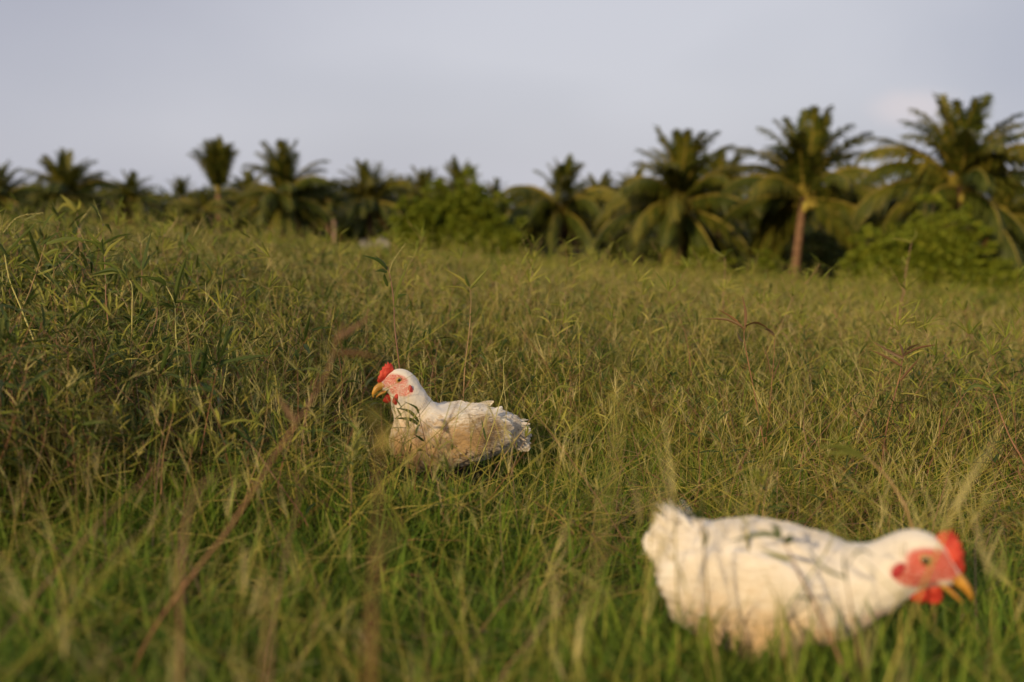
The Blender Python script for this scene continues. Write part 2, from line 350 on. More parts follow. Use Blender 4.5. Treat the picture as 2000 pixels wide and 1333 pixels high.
def scatter(name, coll, pts, rot, scl, idx):
    """one 'stuff' object: a point mesh whose geometry nodes place the clumps"""
    me = bpy.data.meshes.new(name); n = len(pts)
    me.vertices.add(n); me.vertices.foreach_set('co', np.asarray(pts, np.float32).ravel())
    for nm, ty, key, arr in (('rot', 'FLOAT_VECTOR', 'vector', rot), ('scl', 'FLOAT_VECTOR', 'vector', scl), ('idx', 'INT', 'value', idx)):
        a = me.attributes.new(nm, ty, 'POINT'); a.data.foreach_set(key, np.asarray(arr, np.int32 if ty == 'INT' else np.float32).ravel())
    me.update(); o = bpy.data.objects.new(name, me); COL.objects.link(o)
    g = bpy.data.node_groups.new(name + '_nodes', 'GeometryNodeTree')
    g.interface.new_socket('Geometry', in_out='INPUT', socket_type='NodeSocketGeometry'); g.interface.new_socket('Geometry', in_out='OUTPUT', socket_type='NodeSocketGeometry')
    gi = g.nodes.new('NodeGroupInput'); go = g.nodes.new('NodeGroupOutput'); ip = g.nodes.new('GeometryNodeInstanceOnPoints')
    ci = g.nodes.new('GeometryNodeCollectionInfo'); ci.inputs['Collection'].default_value = coll; ci.inputs['Separate Children'].default_value = True; ci.inputs['Reset Children'].default_value = True
    ip.inputs['Pick Instance'].default_value = True
    def na(nm, ty):
        x = g.nodes.new('GeometryNodeInputNamedAttribute'); x.data_type = ty; x.inputs['Name'].default_value = nm; return [s for s in x.outputs if s.enabled and s.name == 'Attribute'][0]
    g.links.new(gi.outputs[0], ip.inputs['Points']); g.links.new(ci.outputs[0], ip.inputs['Instance'])
    g.links.new(na('idx', 'INT'), ip.inputs['Instance Index']); g.links.new(na('rot', 'FLOAT_VECTOR'), ip.inputs['Rotation']); g.links.new(na('scl', 'FLOAT_VECTOR'), ip.inputs['Scale'])
    g.links.new(ip.outputs[0], go.inputs[0])
    md = o.modifiers.new('scatter', 'NODES'); md.node_group = g
    return o
def wedge(n, y0, y1, margin, power=1.0):
    """random ground points in the view wedge; power > 1 crowds them towards the camera"""
    y = y0 + (y1 - y0) * RNG.random(n) ** power; hw = .53 * y + margin; x = (RNG.random(n) * 2 - 1) * hw
    return x, y
def vnoise(x, y, s, seed):
    r = np.random.default_rng(seed); a = r.random((64, 64)); fx, fy = x * s + 500.3, y * s + 300.7
    ix, iy = np.floor(fx).astype(int), np.floor(fy).astype(int); tx, ty = fx - ix, fy - iy; tx = tx * tx * (3 - 2 * tx); ty = ty * ty * (3 - 2 * ty)
    q = lambda i, j: a[i % 64, j % 64]
    return (q(ix, iy) * (1 - tx) + q(ix + 1, iy) * tx) * (1 - ty) + (q(ix, iy + 1) * (1 - tx) + q(ix + 1, iy + 1) * tx) * ty
# where the two chickens stand: (x, y, heading)
B1 = P(885, 935, 2.50); B1.z = g1(B1.x, B1.y)
B2 = P(1452, 1390, 1.35); B2.z = g1(B2.x, B2.y)
B1.z += .034; B2.x += .030; B2.z += .030
H1, H2 = math.radians(197), math.radians(-27)
def near_body(x, y, grow=0.0):
    k = np.zeros(len(x), bool)
    for B, H, a, bb in ((B1, H1, .17, .09), (B2, H2, .12, .07)):
        dx, dy = x - B.x, y - B.y; lx = dx * math.cos(H) + dy * math.sin(H); ly = -dx * math.sin(H) + dy * math.cos(H)
        k |= (lx / (a + grow)) ** 2 + (ly / (bb + grow)) ** 2 < 1
    return k
def place(name, coll, nsrc, x, y, sc, tilt=.12, label=None, cat=None, idx=None, zs=1.0):
    n = len(x); z = gz(x, y); rot = np.stack([RNG.normal(0, tilt, n), RNG.normal(0, tilt, n), RNG.random(n) * 6.283], 1)
    s3 = np.stack([sc, sc, sc * zs], 1)
    o = scatter(name, coll, np.stack([x, y, z], 1), rot, s3, RNG.integers(0, nsrc, n) if idx is None else idx)
    tag(o, label, cat, kind='stuff'); return o

# short grass
x, y = wedge(10500, .75, 8.0, .5, 1.42); k = ~near_body(x, y); x, y = x[k], y[k]
sc = .75 + .5 * vnoise(x, y, 2.2, 3) + .12 * RNG.normal(size=len(x)); front = near_body(x, y + .16, .10) & (y > 2); sc *= np.where(front, .42, np.where(near_body(x, y, .10) & (y > 2), .65, 1.0)); sc *= np.where(near_body(x, y + .14, .08) & (y < 1.6), 1.35, 1.0) * np.interp(y, [.8, 1.3, 2, 4, 8], [1.05, 1.0, .85, 1.1, 1.5])
idx = RNG.integers(0, 8, len(x)); dry = vnoise(x, y, 1.3, 5) + .12 * (x / (y + .3)); near = y < 1.9
idx = np.where((dry > .82) & (RNG.random(len(x)) < .5), RNG.choice([1, 3, 6], len(x)), idx); idx = np.where(near & (RNG.random(len(x)) < .8), RNG.choice([4, 5, 5, 7], len(x)), idx); idx = np.where(near_body(x, y + .12, .22) & (idx == 6), 7, idx)
place('short_grass', cShort, 8, x, y, np.clip(sc, .4, 1.9), .15, 'short fine green and straw grass covering the near field', 'grass', idx)
# leafy weeds: dense on the left and behind the seated chicken, sparse on the right
x, y = wedge(15000, 1.2, 12, .7, 1.25); u = x / y
start = np.interp(u, [-.6, -.35, -.12, .1, .3, .6], [1.45, 1.65, 2.6, 3.0, 2.6, 2.3])
dens = np.clip((y - start) / .8, 0, 1) * np.interp(u, [-.6, -.1, .15, .5], [1.2, 1.1, .75, .6]) * (.35 + .9 * vnoise(x, y, 1.6, 9))
sparse = (RNG.random(len(x)) < .09) & (y > 1.7)
k = ((RNG.random(len(x)) < dens) | sparse) & ~near_body(x, y, .10)
lane = (np.abs(u + .06) < .10) & (y > 2.2) & (y < 2.62); lane |= (u > .02) & (y < 1.75); k &= ~lane
x, y, u = x[k], y[k], u[k]
hs = np.interp(u, [-.5, -.2, .1, .5], [1.12, .92, .80, .80]) * np.interp(y, [1.5, 3, 6, 12], [.7, .9, 1.05, 1.15]) * (.8 + .4 * vnoise(x, y, .9, 12))
place('leafy_weeds', cWeed, 6, x, y, hs * (1 + .12 * RNG.normal(size=len(x))), .16, 'dark green leafy weeds with brown stems crowding the middle of the field', 'weeds')
# thin tall seed stalks standing above the rest
x, y = wedge(7400, 1.9, 16, .7, 1.35); u = x / y
k = (y > np.interp(u, [-.6, -.3, -.12, .1, .3, .6], [1.9, 2.1, 2.8, 2.9, 2.6, 2.4])) & ~near_body(x, y, .2) & (vnoise(x, y, 1.1, 21) > .32); x, y = x[k], y[k]
place('seed_stalks', cWisp, 5, x, y, np.interp(y, [2, 4, 16], [.75, .95, 1.25]) * (.8 + .4 * RNG.random(len(x))), .22, 'thin pale seed stalks standing up out of the middle of the field', 'seed stalks')
# far field
x, y = wedge(26000, 9, 75, 3, 1.5)
hs = (.50 + .68 * vnoise(x, y, .35, 15) + .25 * RNG.random(len(x)) ** 3) * np.clip(.9 + .006 * y, 1, 1.3)
place('field_grass', cFar, 4, x, y, hs, .12, 'olive and straw tall grass of the field reaching to the palms', 'tall grass')

# ------------------------------------------------------------------ palms
def frond_mesh(name, L_, e0, sag, dry=0, seed=0, nl=54):
    hang = .55 if e0 < .8 else .15
    random.seed(seed); mb = MB(); n = 14; pts = []; p = Vector((0, 0, 0)); e = e0
    for i in range(n):
        pts.append(p.copy()); st = L_ / (n - 1); p = p + Vector((math.cos(e), 0, math.sin(e))) * st; e -= sag * (.35 + 1.3 * i / (n - 1)) / (n - 1)
    mb.tube(pts, [.065 * (1 - .85 * i / (n - 1)) for i in range(n)], 5, 1, .5)
    for s in (-1, 1):
        for j in range(nl):
            t = .14 + .85 * j / (nl - 1); f = t * (n - 1); i = min(int(f), n - 2); b0 = pts[i].lerp(pts[i + 1], f - i); tg = (pts[i + 1] - pts[i]).normalized()
            nrm = Vector((-tg.z, 0, tg.x)); ln = L_ * .27 * math.sin(math.pi * (t * .78 + .16)) ** .7 * U(.85, 1.1)
            dd = (tg * (.55 + .5 * t) + Vector((0, s, 0)) * U(.7, 1.0) * (1 - .45 * hang) + nrm * U(-.1, .5) * (1 - hang) - Z3 * hang * U(.5, 1.1)).normalized()
            q = [b0, b0 + dd * ln * .5 - Z3 * ln * .07, b0 + dd * ln * .88 - Z3 * ln * U(.25, .5)]
            w = U(.026, .040); sd_ = tg.cross(dd).cross(dd).normalized()
            mb.ribbon(q, [w * .8, w, w * .15], sd_, 0, min(1, max(0, U(0, 1))))
    return mb.mesh(name, [M['frond_dry'] if dry else M['frond'], M['rachis']])
ELS = [(1.45, .55), (1.25, .9), (1.0, 1.25), (.72, 1.5), (.40, 1.6), (.05, 1.45), (-.35, 1.0)]
FR = [[frond_mesh('frond', 3.2, e, s_ * (1 + .15 * v), 0, 10 * i + v) for v in range(2)] for i, (e, s_) in enumerate(ELS)]
FRD = frond_mesh('frond', 2.9, -.75, .7, 1, 77)
mb = MB(); vs = []; fs = []
for i in range(5):
    th = math.pi * (i + .5) / 5
    for k_ in range(8): ph = math.pi * 2 * k_ / 8; vs.append(Vector((.12 * math.sin(th) * math.cos(ph), .12 * math.sin(th) * math.sin(ph), .15 * math.cos(th))))
for i in range(4):
    for k_ in range(8): fs.append((i * 8 + k_, i * 8 + (k_ + 1) % 8, i * 8 + 8 + (k_ + 1) % 8, i * 8 + 8 + k_))
fs += [tuple(range(7, -1, -1)), tuple(range(32, 40))]; mb.add(vs, fs); NUT = mb.mesh('coconut', [M['nut']], True)
def palm(cx, cy_, top, base_py, d, label, spread=1.0, nf=26, lean=0.0, upright=False, nuts=True, rad=.16, dry=1, group='coconut palms along the far edge of the field', seed=0, low=6, clear=False):
    """crown centre at pixel (cx, cy_) at depth d; the trunk runs down to the ground"""
    random.seed(seed * 13 + 5); C = P(cx, cy_, d); zb = g1(C.x - lean, C.y)
    root = empty('coconut_palm', (C.x - lean, C.y, zb)); tag(root, label, 'palm tree', group)
    H = C.z - zb; top_h = (cy_ - top) / F * d; s = top_h / 3.0
    n = 10; pts = [Vector((lean * (i / (n - 1)) ** 1.3, 0, H * i / (n - 1) - (.15 if i == 0 else 0))) for i in range(n)]
    mb = MB(); mb.tube(pts, [rad * (1.25 if i == 0 else 1 - .25 * i / (n - 1)) * (1 + .05 * (i % 2)) for i in range(n)], 10, 0, .5); mb.build('trunk', M['trunk'], root, True)
    az = U(0, 6.28); nf = int(nf * 1.5)
    for j in range(nf):
        t = j / (nf - 1); kk = min(low, int(t * (low + 1))) if not upright else min(1, int(t * 2.4))
        if j % 5 == 4 and not upright: kk = min(low, kk + 1)
        fo = bpy.data.objects.new('frond', random.choice(FR[kk])); COL.objects.link(fo); fo.parent = root
        az += 2.4 + U(-.3, .3)
        if clear and kk >= 4 and abs((az % (2 * math.pi)) - 4.71) < .75: az += 1.5
        fo.location = (lean, 0, H - .08 * kk * .5 + .1)
        sxy = s * U(.84, 1.14) * (1.0 if kk < 2 else spread * 1.08); fo.scale = (sxy * (.62 if upright else 1), s * U(.9, 1.1) * (.8 if upright else 1), s * U(.9, 1.05) if kk < 3 else sxy)
        fo.rotation_euler = (U(-.22, .22), U(-.16, .12), az)
    for j in range(dry):
        fo = bpy.data.objects.new('frond', FRD); COL.objects.link(fo); fo.parent = root; fo.location = (lean, 0, H - .25); fo.rotation_euler = (0, U(-.1, .15), random.choice((U(2.6, 3.9), U(5.4, 6.9)))); fo.scale = (s * .85,) * 3; fo['label'] = 'dry brown hanging frond'
    if nuts:
        for j in range(7):
            a = U(0, 6.28); o = bpy.data.objects.new('coconut', NUT); COL.objects.link(o); o.parent = root
            o.location = (lean + .24 * math.cos(a), .24 * math.sin(a), H - U(.12, .45)); k = U(.85, 1.15); o.scale = (k, k, k)
    return root
PALMS = [
 (398, 412, 372, 54, dict(label='low palm with pale drooping fronds at the foot of the narrow upright palm', spread=1.7, nf=20, rad=.13, nuts=False)),
 (1872, 365, 198, 30, dict(label='tallest coconut palm rising behind the big green bush on the right', spread=1.1, nf=36, rad=.24, lean=.2)),
 (1570, 385, 226, 35, dict(label='big coconut palm with long bare pale trunk left of the right bush', spread=1.0, nf=34, lean=.25, rad=.16, dry=0, clear=True)),
 (1328, 398, 258, 38, dict(label='coconut palm with a pointed crown and arching yellow fronds, third from the right', spread=1.15, nf=32, rad=.17)),
 (1098, 410, 314, 50, dict(label='short coconut palm with splayed yellow lower fronds right of the central bush', spread=1.45, nf=32, rad=.17, dry=3)),
 (1172, 400, 338, 56, dict(label='pale green palm half hidden just right of the short splayed palm', spread=1.05, nf=24)),
 (1405, 398, 296, 46, dict(label='dark palm crown close behind the pointed-crown palm', spread=.9, nf=26)),
 (1655, 400, 318, 46, dict(label='dark palm with a drooping crown behind the bare-trunked palm', spread=1.1, nf=26, lean=-.3)),
 (1958, 420, 330, 42, dict(label='dark palm at the right edge of the photo behind the tallest palm', spread=1.05, nf=28)),
 (898, 378, 314, 62, dict(label='palm whose feathery crown stands above the middle of the central bush', spread=.9, nf=24)),
 (828, 384, 328, 68, dict(label='palm crown above the left shoulder of the central bush', spread=.85, nf=22)),
 (968, 396, 352, 74, dict(label='small palm crown above the right shoulder of the central bush', spread=.9, nf=20)),
 (722, 392, 316, 56, dict(label='bushy coconut palm just left of the central bush, near the thin pale post', spread=1.15, nf=28, rad=.2)),
 (556, 386, 284, 52, dict(label='tallest palm of the left half with a wide fan crown and orange base', spread=.95, nf=30, rad=.2, dry=2)),
 (426, 380, 276, 58, dict(label='narrow upright palm with a bare reddish trunk in the left half', spread=.7, nf=24, upright=True, rad=.16, nuts=False, dry=0)),
 (356, 392, 348, 76, dict(label='small faint palm left of the narrow upright palm', spread=.95, nf=20)),
 (256, 396, 336, 64, dict(label='small palm with orange dry fronds in the left part of the row', spread=1.05, nf=24, dry=4)),
 (128, 388, 300, 54, dict(label='dark palm with one long pale frond reaching left, second from the left edge', spread=1.15, nf=28)),
 (4, 392, 320, 52, dict(label='dark palm cut off by the left edge of the photo', spread=1.1, nf=26)),
 (488, 392, 332, 66, dict(label='low drooping palm between the narrow upright palm and the wide fan palm', spread=1.1, nf=24)),
 (640, 392, 350, 70, dict(label='low palm in the gap right of the wide fan palm', spread=1.1, nf=22)),
 (790, 400, 350, 78, dict(label='small dim palm between the bushy palm and the central bush', spread=1, nf=20)),
 (1028, 408, 378, 86, dict(label='tiny far palm crown left of the short splayed palm', spread=1, nf=18)),
 (1240, 388, 330, 62, dict(label='dark distant palm crown between the pale palm and the pointed-crown palm', spread=1, nf=22)),
 (1475, 400, 352, 60, dict(label='low palm in the gap left of the bare-trunked palm', spread=1, nf=22)),
]
for i, (cx, cy_, top, d, kw) in enumerate(PALMS): palm(cx, cy_, top, 0, d, seed=i + 1, **kw)

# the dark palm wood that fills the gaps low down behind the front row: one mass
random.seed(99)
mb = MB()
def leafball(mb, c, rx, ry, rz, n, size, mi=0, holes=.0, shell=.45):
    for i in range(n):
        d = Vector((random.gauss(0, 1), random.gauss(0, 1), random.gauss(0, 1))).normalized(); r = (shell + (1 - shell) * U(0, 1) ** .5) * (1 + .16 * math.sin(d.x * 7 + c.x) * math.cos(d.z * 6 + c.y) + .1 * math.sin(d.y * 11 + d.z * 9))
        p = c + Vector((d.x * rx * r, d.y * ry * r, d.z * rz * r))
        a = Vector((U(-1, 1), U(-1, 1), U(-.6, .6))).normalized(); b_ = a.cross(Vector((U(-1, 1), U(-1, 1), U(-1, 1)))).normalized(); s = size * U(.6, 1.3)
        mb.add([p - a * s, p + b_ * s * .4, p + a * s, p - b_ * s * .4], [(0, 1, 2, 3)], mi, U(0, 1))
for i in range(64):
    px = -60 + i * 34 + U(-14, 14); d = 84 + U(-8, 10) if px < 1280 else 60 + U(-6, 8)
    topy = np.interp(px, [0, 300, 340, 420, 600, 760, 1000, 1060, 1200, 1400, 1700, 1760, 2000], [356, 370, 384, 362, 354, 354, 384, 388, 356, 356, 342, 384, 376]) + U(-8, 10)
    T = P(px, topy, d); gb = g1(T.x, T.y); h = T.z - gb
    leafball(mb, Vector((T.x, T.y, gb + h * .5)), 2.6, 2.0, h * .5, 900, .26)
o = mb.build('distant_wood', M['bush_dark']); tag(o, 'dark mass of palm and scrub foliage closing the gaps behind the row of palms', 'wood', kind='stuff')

# bushes
def bush(px, top, base, wpx, d, label, n, mt, seed, lobes=9, size=.085):
    random.seed(seed); T = P(px, top, d); x0, y0 = T.x, T.y; zb = g1(x0, y0); h = T.z - zb; w = wpx / F * d / 2
    root = empty('bush', (x0, y0, zb)); tag(root, label, 'bush', 'bushes growing at the feet of the palms')
    mb = MB(); bb = MB()
    for k in range(lobes):
        a = (k / (lobes - 1) * 2 - 1) * .82; hh = h * (1 - .62 * abs(a) ** 1.7) * U(.72, 1.02); r = w * U(.20, .36)
        c = Vector((a * w, U(-.5, .35) * w * .6, hh - r * .75)); leafball(mb, c, r, r * .9, r * .8, n // lobes, size, 0, shell=.35)
        c2 = Vector((a * w + U(-.2, .2), U(-.6, .1) * w * .6, hh * .42)); leafball(mb, c2, r * 1.15, r, hh * .44, n // lobes, size, 0, shell=.35)
        bb.tube(bez(Vector((a * .2, 0, -.05)), Vector((a * w * .5, 0, hh * .5)), c, 5), [.05, .04, .035, .03, .02], 5)
        for q in range(9):
            e = c + Vector((U(-1, 1), U(-1, 1), U(-.3, 1.2))) * r * 1.25; bb.tube([c, c.lerp(e, .5) + Vector((U(-.1, .1), 0, .05)), e], [.02, .013, .006], 4)
            leafball(mb, e, r * U(.16, .42), r * .3, r * U(.15, .3), 70, size)
    mb.build('foliage', mt, root); bb.build('branches', M['bark'], root)
bush(890, 362, 490, 250, 44, 'large round light green bush in the middle of the treeline', 13000, M['bush'], 3, 11, .11)
bush(1815, 418, 550, 330, 28, 'wide bright green bush at the foot of the tallest palm on the right', 17000, M['bush'], 4, 11, .085)
bush(1372, 482, 520, 105, 33, 'small low green bush at the foot of the pointed-crown palm', 3000, M['bush'], 5, 6, .06)
bush(1492, 500, 535, 70, 31, 'smallest low bush just left of the bare pale palm trunk', 1800, M['bush'], 6, 5, .06)
bush(1700, 470, 545, 110, 30, 'low green bush joining the wide right bush on its left', 3500, M['bush'], 7, 6, .065)
bush(1270, 452, 500, 190, 48, 'dark shrub between the splayed palm and the pointed-crown palm', 5000, M['bush_dark'], 8, 7)
bush(1590, 440, 535, 260, 44, 'dark shrub behind the bare pale palm trunk', 6000, M['bush_dark'], 9, 8)
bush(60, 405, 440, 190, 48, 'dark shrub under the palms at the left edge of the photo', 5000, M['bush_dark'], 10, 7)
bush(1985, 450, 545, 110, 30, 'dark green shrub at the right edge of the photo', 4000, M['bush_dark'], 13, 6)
bush(690, 430, 460, 110, 58, 'yellowish green shrub behind the thin pale post', 2500, M['bush'], 11, 5, .1)

# post and the pale stones near it
T = P(652, 430, 50); zb = g1(T.x, T.y)
mb = MB(); h = T.z - zb; mb.tube([Vector((0, 0, -.1)), Vector((0.01, 0, h * .5)), Vector((0, 0, h - .02)), Vector((0, 0, h))], [.085, .085, .08, .07], 8)
o = mb.build('post', solid('pinkish_stone', (.22, .14, .10), (.29, .19, .14), 4, .9)); o.location = (T.x, T.y, zb); tag(o, 'short pinkish stone post standing in the far grass', 'post')
mst = solid('pale_stone', (.15, .14, .10), (.25, .23, .175), 5, .9)
for i, (px, py, s, lb) in enumerate(((712, 473, .24, 'dull pale stone lying in the far grass, left one of two'), (748, 472, .22, 'brighter pale stone lying in the far grass, right one of two'))):
    T = P(px, py, 24); zb = g1(T.x, T.y); mb = MB(); random.seed(50 + i); vs = []; fs = []
    for a in range(7):
        th = math.pi * (a + .3) / 7
        for b_ in range(10): ph = 2 * math.pi * b_ / 10; r = 1 + .18 * math.sin(3 * ph + a + i * 2) + U(-.06, .06); vs.append(Vector((s * r * math.sin(th) * math.cos(ph), s * .6 * r * math.sin(th) * math.sin(ph), (T.z - zb) * .5 * (1 + math.cos(th)) * r)))
    for a in range(6):
        for b_ in range(10): fs.append((a * 10 + b_, a * 10 + (b_ + 1) % 10, a * 10 + 10 + (b_ + 1) % 10, a * 10 + 10 + b_))
    fs += [tuple(range(10)), tuple(range(69, 59, -1))]; mb.add(vs, fs); o = mb.build('stone', mst, smooth=True); o.location = (T.x, T.y, zb); tag(o, lb, 'stone', 'pale stones in the far grass')

# ------------------------------------------------------------------ chickens
def surface_net(f, lo, hi, h):
    """naive surface nets over a grid of the distance function f"""
    ax = [np.arange(lo[i], hi[i] + h, h) for i in range(3)]; Xg = np.stack(np.meshgrid(*ax, indexing='ij'), -1); v = f(Xg); s = v < 0
    nx, ny, nz_ = v.shape; acc = np.zeros((nx - 1, ny - 1, nz_ - 1, 3)); cnt = np.zeros((nx - 1, ny - 1, nz_ - 1))
    cr_ = [(i, j, k) for i in (0, 1) for j in (0, 1) for k in (0, 1)]
    sl_ = lambda c: (slice(c[0], nx - 1 + c[0]), slice(c[1], ny - 1 + c[1]), slice(c[2], nz_ - 1 + c[2]))
    for a in cr_:
        for ax_ in range(3):
            if a[ax_]: continue
            b_ = list(a); b_[ax_] = 1; va, vb = v[sl_(a)], v[sl_(b_)]; m_ = (va < 0) != (vb < 0); t_ = np.where(m_, va / np.where(va - vb == 0, 1, va - vb), 0)
            off = np.zeros(va.shape + (3,)); off[..., 0] = a[0]; off[..., 1] = a[1]; off[..., 2] = a[2]; off[..., ax_] += t_
            acc += off * m_[..., None]; cnt += m_
    act = cnt > 0; ids = -np.ones(act.shape, int); ids[act] = np.arange(act.sum()); I = np.argwhere(act)
    V = np.array(lo) + h * (I + acc[act] / cnt[act][:, None]); Fc = []
    for ax_ in range(3):
        o1, o2 = [(1, 2), (2, 0), (0, 1)][ax_]
        a = s[tuple(slice(0, -1) if k == ax_ else slice(1, -1) for k in range(3))]; b_ = s[tuple(slice(1, None) if k == ax_ else slice(1, -1) for k in range(3))]
        e = np.argwhere(a != b_)
        for q in e:
            p = q.copy(); p[o1] += 1; p[o2] += 1; inside = a[tuple(q)]; c = []
            for d1, d2 in ((0, 0), (1, 0), (1, 1), (0, 1)): w_ = p.copy(); w_[o1] -= d1; w_[o2] -= d2; c.append(ids[tuple(w_)])
            Fc.append(tuple(c) if inside else tuple(c[::-1]))
    return V, Fc
def ell(c, r, pitch=0):
    c = np.array(c); r = np.array(r); ca, sa = math.cos(pitch), math.sin(pitch)
    def f(X):
        q = X - c; qx = q[..., 0] * ca + q[..., 2] * sa; qz = -q[..., 0] * sa + q[..., 2] * ca; q = np.stack([qx, q[..., 1], qz], -1)
        k0 = np.linalg.norm(q / r, axis=-1); k1 = np.linalg.norm(q / r ** 2, axis=-1); return k0 * (k0 - 1) / np.maximum(k1, 1e-9)
    return f
def cone(a, b_, ra, rb, sy=1.0):
    a = np.array(a, float); b_ = np.array(b_, float)
    def f(X):
        d = b_ - a; t_ = np.clip(((X - a) @ d) / (d @ d), 0, 1); q = X - (a + t_[..., None] * d); q = q * np.array([1, 1 / sy, 1]); return np.linalg.norm(q, axis=-1) - (ra + (rb - ra) * t_)
    return f
def smin(fs, k):
    def f(X):
        v = fs[0](X)
        for g_ in fs[1:]:
            w_ = g_(X); h_ = np.clip(.5 + .5 * (w_ - v) / k, 0, 1); v = w_ * (1 - h_) + v * h_ - k * h_ * (1 - h_)
        return v
    return f
def grad(f, p, e=.0015):
    g_ = np.stack([f(p + np.array(d) * e) - f(p - np.array(d) * e) for d in ((1, 0, 0), (0, 1, 0), (0, 0, 1))], -1); return g_ / np.maximum(np.linalg.norm(g_, axis=-1, keepdims=True), 1e-9)

def feather_mat(name, dirt, redness=1.0):
    """white plumage; dirt stains sit in fixed patches of the bird"""
    m = mat(name); t = m.node_tree; L = t.links.new
    at = _n(t, 'ShaderNodeAttribute', attribute_name='rnd'); fa = _n(t, 'ShaderNodeAttribute', attribute_name='face')
    tcn = _n(t, 'ShaderNodeTexCoord'); r = _n(t, 'ShaderNodeValToRGB'); e = r.color_ramp.elements
    e[0].color = (.66, .59, .49, 1); e[1].color = (.78, .73, .65, 1); L(at.outputs['Fac'], r.inputs[0])
    col_ = r.outputs[0]
    for (c, rad, st, c_) in dirt:
        mp_ = _n(t, 'ShaderNodeMapping'); mp_.vector_type = 'POINT'; mp_.inputs['Location'].default_value = [-a / b_ for a, b_ in zip(c, rad)]; mp_.inputs['Scale'].default_value = [1 / b_ for b_ in rad]
        L(tcn.outputs['Object'], mp_.inputs[0]); ln = _n(t, 'ShaderNodeVectorMath', operation='LENGTH'); L(mp_.outputs[0], ln.inputs[0])
        nz = _n(t, 'ShaderNodeTexNoise'); nz.inputs['Scale'].default_value = 38; nz.inputs['Detail'].default_value = 6; nz.inputs['Roughness'].default_value = .65; L(tcn.outputs['Object'], nz.inputs['Vector'])
        ad = _n(t, 'ShaderNodeMath', operation='MULTIPLY_ADD'); L(nz.outputs[0], ad.inputs[0]); ad.inputs[1].default_value = 1.3; L(ln.outputs['Value'], ad.inputs[2])
        a2 = _n(t, 'ShaderNodeMath', operation='MULTIPLY_ADD'); L(at.outputs['Fac'], a2.inputs[0]); a2.inputs[1].default_value = .35; L(ad.outputs[0], a2.inputs[2])
        mr = _n(t, 'ShaderNodeMapRange', interpolation_type='SMOOTHSTEP'); L(a2.outputs[0], mr.inputs[0]); mr.inputs[1].default_value = 1.05; mr.inputs[2].default_value = 2.15; mr.inputs[3].default_value = st; mr.inputs[4].default_value = 0
        mx_ = _n(t, 'ShaderNodeMix', data_type='RGBA'); L(mr.outputs[0], mx_.inputs[0]); L(col_, mx_.inputs[6]); mx_.inputs[7].default_value = rgb(c_); col_ = mx_.outputs[2]
    nz = _n(t, 'ShaderNodeTexNoise'); nz.inputs['Scale'].default_value = 420; nz.inputs['Detail'].default_value = 3; L(tcn.outputs['Object'], nz.inputs['Vector'])
    fr = _n(t, 'ShaderNodeValToRGB'); fr.color_ramp.elements[0].position = .38; fr.color_ramp.elements[1].position = .62; fr.color_ramp.elements[0].color = (.46, .035, .022, 1); fr.color_ramp.elements[1].color = (.60, .12, .07, 1); L(nz.outputs[0], fr.inputs[0])
    mf = _n(t, 'ShaderNodeMix', data_type='RGBA'); fq = _n(t, 'ShaderNodeMapRange'); L(nz.outputs[0], fq.inputs[0]); fq.inputs[1].default_value = .35; fq.inputs[2].default_value = .65; fq.inputs[3].default_value = redness; fq.inputs[4].default_value = redness * .68
    fm_ = _n(t, 'ShaderNodeMath', operation='MULTIPLY'); L(fa.outputs['Fac'], fm_.inputs[0]); L(fq.outputs[0], fm_.inputs[1]); L(fm_.outputs[0], mf.inputs[0]); L(col_, mf.inputs[6]); L(fr.outputs[0], mf.inputs[7])
    b = _n(t, 'ShaderNodeBsdfPrincipled'); b.inputs['Roughness'].default_value = .75; b.inputs['Specular IOR Level'].default_value = .15; b.inputs['Sheen Weight'].default_value = .15
    L(mf.outputs[2], b.inputs['Base Color'])
    tr = _n(t, 'ShaderNodeBsdfTranslucent'); L(mf.outputs[2], tr.inputs['Color']); ms = _n(t, 'ShaderNodeMixShader'); ms.inputs[0].default_value = .18; L(b.outputs[0], ms.inputs[1]); L(tr.outputs[0], ms.inputs[2])
    o = _n(t, 'ShaderNodeOutputMaterial'); L(ms.outputs[0], o.inputs[0]); return m
def soften(m_, scale=55, st=.5, dist=.004, stretch=(1, 1, 1)):
    t = m_.node_tree; b = [n for n in t.nodes if n.type == 'BSDF_PRINCIPLED'][0]; tcn = _n(t, 'ShaderNodeTexCoord'); mpn = _n(t, 'ShaderNodeMapping'); mpn.inputs['Scale'].default_value = stretch
    nz = _n(t, 'ShaderNodeTexNoise'); nz.inputs['Scale'].default_value = scale; nz.inputs['Detail'].default_value = 5; t.links.new(tcn.outputs['Object'], mpn.inputs[0]); t.links.new(mpn.outputs[0], nz.inputs['Vector'])
    bp = _n(t, 'ShaderNodeBump'); bp.inputs['Strength'].default_value = st; bp.inputs['Distance'].default_value = dist; t.links.new(nz.outputs[0], bp.inputs['Height']); t.links.new(bp.outputs[0], b.inputs['Normal'])
M['comb'] = solid('red_comb_skin', (.31, .016, .011), (.52, .058, .03), 70, .5, .3, .6, .12)
M['lobe'] = solid('earlobe_skin', (.30, .018, .022), (.46, .05, .05), 240, .6, .3, .5)
M['red_leaf'] = leaf_mat('red_leaf', [(0, (.04, .045, .012)), (.5, (.09, .055, .02)), (1, (.16, .085, .035))], .5, .2, 0)
M['beak'] = solid('yellow_beak_horn', (.38, .17, .022), (.54, .29, .05), 60, .35, .4)
M['leg'] = solid('yellow_leg_scales', (.50, .34, .10), (.62, .44, .16), 160, .6, .3, .5)
M['iris'] = solid('hazel_iris', (.22, .15, .05), (.30, .19, .06), 300, .08, .6)
M['pupil'] = solid('pupil', (.006, .006, .006), (.01, .01, .01), 10, .05, .7)
